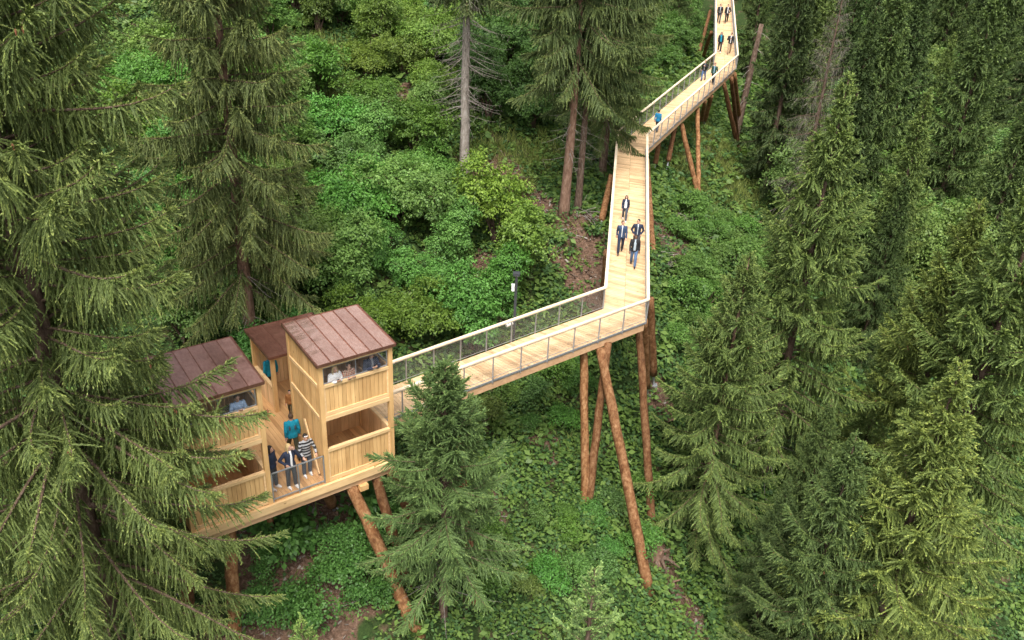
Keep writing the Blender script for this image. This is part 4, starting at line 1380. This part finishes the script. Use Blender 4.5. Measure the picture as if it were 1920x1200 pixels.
# ------------------------------------------------------------------ dead wood
def brushpile(px, py, r, n, label):
    P = on_ground(px, py)
    o = empty('brush_pile', P, label, 'brush pile')
    b = MB()
    for _ in range(n):
        c = np.array([rng.normal(0, r * .4), rng.normal(0, r * .4), 0])
        c[2] = gz1(P[0] + c[0], P[1] + c[1]) - P[2] + abs(rng.normal(.2, .12))
        a = rng.uniform(0, 6.28)
        d = np.array([math.cos(a), math.sin(a), rng.normal(.0, .2)]) * rng.uniform(.3, .9)
        b.tube([c - d, c + rng.normal(0, .06, 3), c + d], [.022, .018, .008], 5, 0, False)
    b.build('branches', M['twig'], o)
brushpile(1288, 432, 1.3, 90, 'heap of dry grey branches on the slope right of the boardwalk')
brushpile(1245, 495, .8, 30, 'small scatter of dry branches beside the right boardwalk stilt')
brushpile(1105, 412, 0.8, 14, 'dead branches lying left of the boardwalk by the reddish trunk')
def stump(px, py, r, label):
    P = on_ground(px, py)
    o = empty('tree_stump', P, label, 'tree stump')
    b = MB()
    b.tube([(0, 0, -.2), (0, 0, .15), (.02, 0, .55 * r / .4)], [r * 1.25, r, r * .85], 12, 0, True, .1, rng)
    b.build('trunk', M['redbark'], o, False)
    b = MB()
    for k in range(11):
        a = k * .6 + rng.uniform(-.2, .2)
        L = r * rng.uniform(1.8, 3.0)
        b.tube([(0, 0, .2), (math.cos(a) * L * .5, math.sin(a) * L * .5, rng.uniform(.1, .35)), (math.cos(a) * L, math.sin(a) * L, rng.uniform(-.3, .25))], [r * .35, r * .2, r * .06], 6, 0, True, .1, rng)
    b.build('roots', M['bark'], o)
stump(1403, 418, .42, 'dark uprooted stump with roots on the right slope')
stump(1400, 312, .3, 'short brown stump on the grassy bank below the far stilts')
stump(1226, 1048, .4, 'brown uprooted stump at the foot of the long slanting stilt')
stump(855, 345, .3, 'weathered stump beside the slender grey trunk')
def fallen(a, b_, r, label):
    A, B = on_ground(*a), on_ground(*b_)
    o = empty('fallen_log', A, label, 'fallen log')
    m_ = MB()
    t = np.linspace(0, 1, 8)[:, None]
    pts = (B - A) * t + rng.normal(0, .02, (8, 3)) + np.array([0, 0, r * .8])
    m_.tube(pts, r * (1 - .35 * t[:, 0]), 9, 0, True, .06, rng)
    m_.build('trunk', M['bark'], o, True)
    m_ = MB()
    for k in range(6):
        c = pts[int(rng.integers(1, 7))]
        m_.tube([c, c + rng.normal(0, .35, 3) + np.array([0, 0, .3])], [r * .3, r * .08], 5, 0, False)
    m_.build('broken_branches', M['twig'], o)
fallen((1082, 385), (1128, 412), .10, 'thin pale log lying beside the boardwalk near the reddish trunk')
fallen((624, 1132), (636, 1176), .09, 'short grey log lying on the soil below the platform')
fallen((1350, 222), (1368, 245), .12, 'short log lying in the shade below the far stilts')

# needle litter, chips and small stones on the open soil
def litter():
    rg = np.random.default_rng(15)
    n = 26000
    x = rg.uniform(-30, 40, n * 12); y = rg.uniform(14, 90, n * 12)
    ok = rg.random(n * 12) < 0.9 * blobs(SOILP, x, y) + 0.01
    x, y = x[ok][:n], y[ok][:n]
    m = len(x)
    p = np.stack([x, y, gz(x, y) + 0.025], 1)
    nrm = unit(np.array([0, 0, 1.0]) + rg.normal(0, .45, (m, 3)))
    d = unit(np.cross(nrm, rg.normal(size=(m, 3))))
    w = np.cross(nrm, d)
    L = rg.uniform(.02, .11, (m, 1)) * np.where(rg.random((m, 1)) < .08, 3.5, 1)
    ww = np.minimum(L * rg.uniform(.15, .6, (m, 1)), .05)
    return quadmesh('litter', np.stack([p - d * L - w * ww, p + d * L - w * ww * .6, p + d * L * .9 + w * ww, p - d * L * .8 + w * ww], 1), rg.choice([0, 1, 2], m, p=[.45, .3, .25]), [M['bark'], M['redbark'], M['twig']])
tag(ob('litter', litter()), kind='stuff')

# ------------------------------------------------------------------ people
def fabric(name, c, var=0.25, rough=0.85):
    return plain(name, c, rough, 0.0, var, 18, 0.35)
def stripes(name, c1, c2, freq):
    m, n, l, o = newmat(name)
    v = coords(n, l, 'Object')
    w = n.new('ShaderNodeTexWave')
    w.bands_direction = 'Z'
    w.inputs['Scale'].default_value = freq
    w.inputs['Distortion'].default_value = 0.6
    l.new(v, w.inputs['Vector'])
    r = ramp(n, [(0.0, c1), (0.5, c2)], 'CONSTANT')
    l.new(w.outputs[0], r.inputs[0])
    principled(n, l, o, r.outputs[0], 0.85)
    return m
def plaid(name, c1, c2, c3):
    m, n, l, o = newmat(name)
    v = coords(n, l, 'Object')
    outs = []
    for dr in ('X', 'Z'):
        w = n.new('ShaderNodeTexWave'); w.bands_direction = dr; w.inputs['Scale'].default_value = 5.5
        l.new(v, w.inputs['Vector']); outs.append(w.outputs[0])
    a = ramp(n, [(0, c1), (0.6, c2)], 'CONSTANT'); l.new(outs[0], a.inputs[0])
    b = ramp(n, [(0, (1, 1, 1)), (0.6, c3)], 'CONSTANT'); l.new(outs[1], b.inputs[0])
    principled(n, l, o, mix(n, l, a.outputs[0], b.outputs[0], 1, 'MULTIPLY'), 0.85)
    return m
SKIN = plain('skin', (0.52, 0.30, 0.21), 0.55, 0, 0.08, 30, 0.05)
SKIN_D = plain('dark skin', (0.16, 0.085, 0.055), 0.5, 0, 0.08, 30, 0.05)
EYE = plain('eye', (0.03, 0.025, 0.02), 0.3)
LIP = plain('lips', (0.38, 0.13, 0.11), 0.5)
FC = {k: fabric(k + ' cloth', c) for k, c in dict(
    navy=(0.022, 0.030, 0.058), black=(0.018, 0.018, 0.02), charcoal=(0.05, 0.052, 0.058), white=(0.74, 0.74, 0.74), teal=(0.005, 0.23, 0.34), blue=(0.02, 0.22, 0.42),
    jeans=(0.085, 0.15, 0.28), paleblue=(0.30, 0.43, 0.62), grey=(0.20, 0.21, 0.23), darkgreen=(0.025, 0.075, 0.06), khaki=(0.36, 0.27, 0.17), brown=(0.30, 0.13, 0.04), olive=(0.06, 0.06, 0.035), slate=(0.06, 0.075, 0.10), denim=(0.035, 0.06, 0.12), shirt=(0.55, 0.60, 0.64)).items()}
FC['stripe'] = stripes('black and grey striped wool', (0.02, 0.02, 0.022), (0.36, 0.37, 0.38), 2.6)
FC['plaid'] = plaid('checked cotton', (0.42, 0.10, 0.05), (0.55, 0.50, 0.40), (0.28, 0.30, 0.22))
FC['check'] = plaid('blue checked cotton', (0.32, 0.42, 0.50), (0.62, 0.66, 0.68), (0.55, 0.6, 0.65))
HAIR = {k: plain(k + ' hair', c, 0.6, 0, 0.3, 40, 0.3) for k, c in dict(blond=(0.50, 0.36, 0.17), dark=(0.018, 0.013, 0.010), brown=(0.07, 0.04, 0.022), grey=(0.25, 0.24, 0.22)).items()}
SHOE = {k: plain(k + ' shoe leather', c, 0.5) for k, c in dict(white=(0.74, 0.73, 0.71), black=(0.02, 0.02, 0.02), brown=(0.12, 0.06, 0.03)).items()}

def ball(mb, c, r, seg=12, rings=8, mi=0, rot=None):
    r = np.broadcast_to(np.asarray(r, float), (3,))
    V = [(0, 0, 1.0)]
    for i in range(1, rings):
        t = math.pi * i / rings
        for j in range(seg):
            p = 2 * math.pi * j / seg
            V.append((math.sin(t) * math.cos(p), math.sin(t) * math.sin(p), math.cos(t)))
    V.append((0, 0, -1.0))
    V = np.array(V) * r
    if rot is not None:
        V = V @ np.asarray(rot).T
    F = [(0, 1 + j, 1 + (j + 1) % seg) for j in range(seg)]
    for i in range(rings - 2):
        for j in range(seg):
            k = (j + 1) % seg
            F.append((1 + i * seg + j, 1 + (i + 1) * seg + j, 1 + (i + 1) * seg + k, 1 + i * seg + k))
    L = 1 + (rings - 1) * seg
    F += [(L, 1 + (rings - 2) * seg + (j + 1) % seg, 1 + (rings - 2) * seg + j) for j in range(seg)]
    mb.add(V + np.asarray(c, float), F, mi)
def limb(mb, pts, rads):
    """closed chain of tapered tubes with round joints"""
    for (a, ra), (b, rb) in zip(list(zip(pts, rads))[:-1], list(zip(pts, rads))[1:]):
        a, b = np.asarray(a, float), np.asarray(b, float)
        mb.tube([a, b], [ra, rb], 12)
    for p, r in zip(pts, rads):
        ball(mb, p, r)
def rings(mb, spec, seg=20):
    """spec: list of (cx, cy, z, rx, ry) rings -> closed lofted shell"""
    V = []
    for (cx, cy, z, rx, ry) in spec:
        for j in range(seg):
            a = 2 * math.pi * j / seg
            ca, sa = math.cos(a), math.sin(a)
            e = 0.85
            V.append((cx + rx * math.copysign(abs(ca) ** e, ca), cy + ry * math.copysign(abs(sa) ** e, sa), z))
    n = len(spec)
    F = [(i * seg + j, i * seg + (j + 1) % seg, (i + 1) * seg + (j + 1) % seg, (i + 1) * seg + j) for i in range(n - 1) for j in range(seg)]
    F.append(tuple(range(seg - 1, -1, -1)))
    F.append(tuple((n - 1) * seg + j for j in range(seg)))
    mb.add(V, F)
def fuse(mb, name, mats, parent, voxel, smooth=2):
    """overlapping closed shells fused into one continuous skin"""
    me = mb.mesh(name, mats)
    tmp = bpy.data.objects.new('tmp', me)
    COL.objects.link(tmp)
    rm = tmp.modifiers.new('r', 'REMESH')
    rm.mode = 'VOXEL'
    rm.voxel_size = voxel
    rm.use_smooth_shade = True
    sm = tmp.modifiers.new('s', 'SMOOTH')
    sm.iterations = smooth
    sm.factor = 0.4
    dg = bpy.context.evaluated_depsgraph_get()
    new = bpy.data.meshes.new_from_object(tmp.evaluated_get(dg))
    new.name = name
    bpy.data.objects.remove(tmp)
    new.materials.clear()
    for m in (mats if isinstance(mats, list) else [mats]):
        new.materials.append(m)
    return ob(name, new, parent)

def person(pos, face, label, group=None, h=1.76, legs='stand', arms=('down', 'down'), jacket='navy', trousers='black', shoes='black', hair='dark', hairlen=0, skin=SKIN, shirt=None, female=False, phase=1, lean=0.0, headturn=0.0, extra=None, backpanels=False, shw=1.0):
    """body built 1.76 m tall, facing local -Y, then scaled"""
    k = h / 1.76
    fd = np.asarray(face, float)
    rz = math.atan2(fd[1], fd[0]) + math.pi / 2
    R_ = empty('person', pos, label, 'person', group, rz, k)
    sw = 0.172 if female else 0.19
    hw_ = 0.095
    ly = lean
    hipz = 0.93
    J = {}
    for s in (-1, 1):
        if legs == 'walk':
            f = -phase * s * 0.24
            J['hip', s] = (s * hw_, 0, hipz - 0.01)
            J['knee', s] = (s * 0.10, f * 0.55 - 0.05, 0.50)
            J['ank', s] = (s * 0.095, f + (0.06 if f > 0 else 0.0), 0.09 + (0.05 if f > 0 else 0))
        else:
            J['hip', s] = (s * hw_, 0, hipz)
            J['knee', s] = (s * 0.115, -0.02 - (0.015 if s == phase else 0), 0.50)
            J['ank', s] = (s * (0.125 if s == phase else 0.115), 0.02 - (0.06 if s == phase else 0), 0.09)
        sh = np.array([s * sw, ly * 0.9, 1.44])
        J['sh', s] = tuple(sh)
        mode = arms[0 if s < 0 else 1]
        if mode == 'down':
            e, w = sh + (s * 0.05, 0.03, -0.29), sh + (s * 0.06, -0.03, -0.54)
        elif mode == 'swing':
            f = phase * s * 0.16
            e, w = sh + (s * 0.05, f * 0.5 + 0.03, -0.28), sh + (s * 0.05, f - 0.08, -0.51)
        elif mode == 'face':
            e, w = sh + (s * 0.12, -0.16, -0.20), np.array([s * 0.10, -0.17 + ly, 1.60])
        elif mode == 'chest':
            e, w = sh + (s * 0.08, -0.06, -0.27), np.array([s * 0.07, -0.26 + ly, 1.30])
        elif mode == 'rail':
            e, w = sh + (s * 0.09, -0.10, -0.26), sh + (s * 0.05, -0.32, -0.36)
        elif mode == 'hip':
            e, w = sh + (s * 0.16, 0.08, -0.25), np.array([s * 0.19, -0.08, 1.04])
        elif mode == 'pocket':
            e, w = sh + (s * 0.12, 0.06, -0.28), np.array([s * 0.19, -0.06, 0.97])
        J['el', s], J['wr', s] = tuple(e), tuple(w)
    hc = np.array([0, -0.015 + ly * 1.15, 1.645])
    # ---- body: one continuous surface
    b = MB()
    tor = [(0, ly * 0, 0.86, 0.125, 0.10), (0, 0, 0.95, 0.165, 0.115), (0, ly * .3, 1.08, 0.135 if female else 0.15, 0.10), (0, ly * .6, 1.24, 0.155, 0.115), (0, ly * .85, 1.38, 0.185, 0.11), (0, ly * .95, 1.46, 0.15, 0.08), (0, ly, 1.50, 0.07, 0.06)]
    rings(b, tor)
    limb(b, [(0, ly, 1.46), tuple(hc + (0, .01, -.06))], [0.058, 0.052])
    ct, st_ = math.cos(headturn), math.sin(headturn)
    HR = np.array([[ct, -st_, 0], [st_, ct, 0], [0, 0, 1.0]])
    hp = lambda x, y, z: hc + HR @ np.array([x, y, z])
    ball(b, hp(0, 0.01, 0.02), (0.076, 0.094, 0.105), 18, 12, 0, HR)
    ball(b, hp(0, -0.03, -0.05), (0.056, 0.062, 0.062), 14, 10, 0, HR)
    limb(b, [hp(0, -0.078, 0.02), hp(0, -0.108, -0.022)], [0.012, 0.017])
    for s in (-1, 1):
        ball(b, hp(s * 0.078, 0.012, 0.0), (0.014, 0.022, 0.032), 8, 6, 0, HR)
        limb(b, [J['sh', s], J['el', s], J['wr', s]], [0.058, 0.043, 0.030])
        limb(b, [J['hip', s], J['knee', s], J['ank', s]], [0.092, 0.060, 0.042])
        a = np.array(J['ank', s])
        limb(b, [a + (0, .02, -.03), a + (s * 0.015, -.15, -.055)], [0.042, 0.032])
        # hand: palm, four bent fingers, thumb
        w, e = np.array(J['wr', s]), np.array(J['el', s])
        d = unit(w - e)
        sx = unit(np.cross(d, [0, 1.0, 0.15]))
        nx_ = np.cross(sx, d)
        curl = nx_ * 0.35
        pc = w + d * 0.045
        for q in range(4):
            limb(b, [w + sx * (-.018 + .012 * q), pc + d * .045 + sx * (-.03 + .02 * q)], [0.014, 0.013])
            L = (0.062, 0.075, 0.070, 0.055)[q]
            k0 = pc + d * .045 + sx * (-.03 + .02 * q)
            k1 = k0 + unit(d + curl * .6) * L * .5
            k2 = k1 + unit(d + curl * 2.2) * L * .5
            limb(b, [k0, k1, k2], [0.0105, 0.0095, 0.008])
        t0 = w + d * .03 - sx * .025
        limb(b, [t0, t0 - sx * .03 + d * .03 + nx_ * .012, t0 - sx * .034 + d * .06 + nx_ * .02], [0.014, 0.0115, 0.009])
    body = fuse(b, 'body', [skin], R_, 0.0105, 1)
    # face marks: eyes and mouth
    ey = MB()
    for s in (-1, 1):
        ball(ey, hp(s * 0.032, -0.074, 0.018), (0.013, 0.010, 0.007), 8, 6, 0, HR)
    ey.build('eyes', EYE, body, True)
    lp = MB()
    ball(lp, hp(0, -0.090, -0.058), (0.022, 0.008, 0.007), 8, 6, 0, HR)
    lp.build('mouth', LIP, body, True)
    # ---- trousers
    t = MB()
    rings(t, [(0, 0, 0.84, 0.13, 0.115), (0, 0, 0.95, 0.18, 0.132), (0, 0, 1.04, 0.165, 0.125)])
    for s in (-1, 1):
        an = np.array(J['ank', s])
        limb(t, [J['hip', s], J['knee', s], tuple(an + (0, 0, .03))], [0.108, 0.078, 0.066])
    fuse(t, 'trousers', FC[trousers], R_, 0.016, 2)
    # ---- jacket or top
    j = MB()
    g = 0.020
    low = 0.86 if not female else 0.92
    rings(j, [(0, 0, low, 0.19, 0.145), (0, 0, 1.0, 0.185, 0.14)] + [(cx, cy, z, rx + g, ry + g) for cx, cy, z, rx, ry in tor[2:-1]] + [(0, ly, 1.515, 0.082, 0.072)])
    for s in (-1, 1):
        w, e = np.array(J['wr', s]), np.array(J['el', s])
        limb(j, [J['sh', s], J['el', s], tuple(w - unit(w - e) * .02)], [0.070, 0.056, 0.044])
    jk = fuse(j, 'jacket', FC[jacket], R_, 0.016, 2)
    if shirt:
        q = MB()
        rings(q, [(0, -.085, 0.93, .05 * shw, .075), (0, -.085 + ly * .4, 1.15, .046 * shw, .075), (0, -.085 + ly * .7, 1.32, .052 * shw, .072), (0, -.05 + ly, 1.47, .05, .055), (0, -.03 + ly, 1.53, .05, .05)], 14)
        fuse(q, 'shirt', FC[shirt], R_, 0.014, 2)
    if backpanels:
        q = MB()
        for s in (-1, 1):
            ball(q, (s * .09, .118, 1.27), (.035, .022, .10), 10, 8)
        q.build('back_panels', FC['slate'], jk, True)
    # ---- shoes
    for s in (-1, 1):
        q = MB()
        a = np.array(J['ank', s])
        z0 = a[2] - 0.09
        rings(q, [(a[0], a[1] - .06, z0 + .002, .046, .135), (a[0], a[1] - .06, z0 + .035, .05, .14), (a[0], a[1] - .045, z0 + .07, .045, .115), (a[0], a[1], z0 + .11, .045, .055)], 16)
        fuse(q, 'shoe', SHOE[shoes], R_, 0.013, 2)
    # ---- hair
    if hair:
        q = MB()
        ball(q, hp(0, 0.028, 0.045), (0.088, 0.098, 0.096), 16, 12, 0, HR)
        if hairlen:
            rings(q, [(*hp(0, .055, -.08 - hairlen)[:2], hc[2] - .08 - hairlen, .085, .04), (*hp(0, .055, -.08)[:2], hc[2] - .08, .10, .055), (*hp(0, .04, .05)[:2], hc[2] + .05, .088, .075)], 14)
            for s in (-1, 1):
                limb(q, [hp(s * .078, -.01, .05), hp(s * .092, -.02, -.06), hp(s * .09, -.03, -.09 - hairlen * .7)], [.022, .026, .018])
        fuse(q, 'hair', HAIR[hair], R_, 0.013, 1)
    if extra == 'visor':
        q = MB()
        q.tube([hp(-.07, -.07, .085), hp(0, -.095, .09), hp(.07, -.07, .085)], [.018, .02, .018], 8)
        q.build('sunglasses', FC['white'], R_, True)
    if extra == 'phone':
        q = MB()
        q.box(-.04, .04, -.36, -.345, 1.29, 1.36)
        q.build('phone', FC['black'], R_)
    if extra == 'scarf':
        q = MB()
        rings(q, [(.02, -.10, 0.95, .085, .07), (.02, -.10, 1.2, .075, .075), (0, -.06, 1.42, .09, .08), (0, 0, 1.52, .095, .09), (0, 0, 1.56, .07, .07)], 14)
        fuse(q, 'scarf', FC['teal'], R_, 0.014, 2)
    return R_

def toward(P, px=960, py=700):
    """direction from a place to the foot of the camera: people coming towards the viewer"""
    return np.array([-P[0], -P[1]])
def along(i, back=True):
    d = (NODES[i] - NODES[i + 1])[:2]
    return unit(d) * (1 if back else -1)
def deckP(px, py):
    P = on_deck(px, py)
    P[2] = deck_z(P) + 0.004
    return P
# balcony and platform
def P_(s, t, z=0.004):
    return plat(s, t, z)
front_dir = np.array([math.sin(YAW), -math.cos(YAW)])
person(P_(-1.0, .38), front_dir + (.15, 0), 'blond woman in dark jacket and trousers with white shoes at the balcony railing', h=1.68, arms=('face', 'hip') if False else ('hip', 'face'), jacket='navy', trousers='charcoal', shoes='white', hair='blond', hairlen=.12, shirt='white', female=True, headturn=.3)
person(P_(-.32, .72), front_dir + (-.1, .1), 'man in black and grey striped pullover leaning on the balcony railing', h=1.64, arms=('rail', 'rail'), jacket='stripe', trousers='slate', shoes='white', hair='dark', extra='visor', phase=-1, lean=-.06)
person(P_(-.30, 1.85), -front_dir + (.15, 0), 'man in turquoise jacket seen from behind walking away between the towers', h=1.74, legs='walk', arms=('down', 'swing'), jacket='teal', trousers='olive', shoes='black', hair='brown', backpanels=True)
person(P_(-1.52, .62), np.array([.9, -.2]), 'dark haired person in dark clothes standing beside the post of the left tower', h=1.66, arms=('down', 'hip'), jacket='navy', trousers='charcoal', shoes='white', hair='dark', female=True, hairlen=.1)
person(P_(.62, 6.0), -front_dir, 'person in teal jacket and dark trousers standing under the small shelter', h=1.74, arms=('down', 'down'), jacket='teal', trousers='black', shoes='brown', hair='dark')
person(P_(.62, 4.25), front_dir + (-.5, .3), 'small child in brown jacket walking on the platform beside the shelter post', h=1.08, legs='walk', arms=('down', 'swing'), jacket='brown', trousers='olive', shoes='black', hair='dark')
UF = ZB + .055
person(P_(.62, .31, UF), front_dir + (.1, 0), 'long haired blond woman in white looking out of the upper window of the right tower', 'people in the upper window', h=1.66, lean=-.1, arms=('chest', 'chest'), jacket='white', trousers='white', shoes='white', hair='blond', hairlen=.25, female=True, extra='phone')
person(P_(1.10, .30, UF), front_dir, 'person in checked shirt between two others in the upper window', 'people in the upper window', h=1.62, lean=-.1, arms=('chest', 'chest'), jacket='plaid', trousers='jeans', hair='brown', female=True)
person(P_(1.90, .33, UF), front_dir + (.0, .0), 'tall man in navy jacket at the right end of the upper window', 'people in the upper window', h=1.80, arms=('chest', 'chest'), jacket='navy', trousers='black', hair='grey', shirt='grey', lean=-.1)
person(P_(-2.45, .34, UF), front_dir, 'person in pale blue top at the window of the left tower', h=1.6, lean=-.08, arms=('chest', 'chest'), jacket='paleblue', trousers='jeans', hair='brown')
# walkers on the second stretch
d2, d3, d4 = along(1), along(2), along(3)
person(deckP(1170, 414), d2, 'woman in dark open jacket over white top walking alone behind three men', h=1.40, legs='walk', arms=('swing', 'swing'), jacket='navy', trousers='slate', shoes='white', hair='dark', hairlen=.14, shirt='white', female=True, shw=2.0)
person(deckP(1162, 474), d2, 'man in dark blue jacket and trousers walking on the left of the group', h=1.68, legs='walk', arms=('swing', 'swing'), jacket='denim', trousers='navy', hair='brown', shirt='white', phase=-1, shw=.55, headturn=.3)
person(deckP(1191, 470), d2, 'dark haired man in dark hooded jacket behind the man in jeans', h=1.66, legs='walk', arms=('pocket', 'pocket'), jacket='navy', trousers='charcoal', hair='dark', shirt='shirt', shw=.5, headturn=-.35, lean=-.03)
person(deckP(1186, 499), d2, 'foremost man in black blazer over checked shirt and blue jeans', h=1.62, legs='walk', arms=('swing', 'down'), jacket='black', trousers='jeans', hair='dark', skin=SKIN_D, shirt='check', shw=1.5)
# upper stretches
person(deckP(1231, 247), -d3, 'person in bright blue jacket walking uphill beside the overhanging spruce', h=1.45, legs='walk', arms=('down', 'swing'), jacket='blue', trousers='slate', hair='dark')
person(deckP(1318, 151), d3, 'man in dark jacket and blue jeans at the far bend beside a man in green', h=1.56, legs='walk', arms=('swing', 'chest'), jacket='black', trousers='jeans', hair='brown', shirt='grey', phase=-1)
person(deckP(1336, 157), d3, 'man in dark green jacket and dark trousers walking past the bend', h=1.60, legs='walk', arms=('down', 'swing'), jacket='darkgreen', trousers='black', hair='dark', shirt='paleblue', shw=.8, headturn=.3)
person(deckP(1348, 98), d4, 'woman in dark jacket with a long teal scarf on the upper stretch', h=1.74, legs='walk', arms=('swing', 'down'), jacket='black', trousers='black', shoes='white', hair='dark', hairlen=.1, female=True, extra='scarf')
person(deckP(1366, 101), d4, 'man in black jacket and beige trousers on the upper stretch', h=1.82, legs='walk', arms=('chest', 'swing'), jacket='black', trousers='khaki', shoes='brown', hair='dark', shirt='white', phase=-1, shw=.9, headturn=-.5)
person(deckP(1347, 43), d4, 'topmost man on the left in dark suit with grey trousers', h=1.86, legs='walk', arms=('swing', 'swing'), jacket='black', trousers='charcoal', hair='brown', shirt='shirt', shw=.6, headturn=.4)
person(deckP(1361, 43), d4, 'topmost man on the right in black suit with white shirt', h=1.82, legs='walk', arms=('down', 'pocket'), jacket='black', trousers='black', hair='dark', shirt='white', phase=-1)
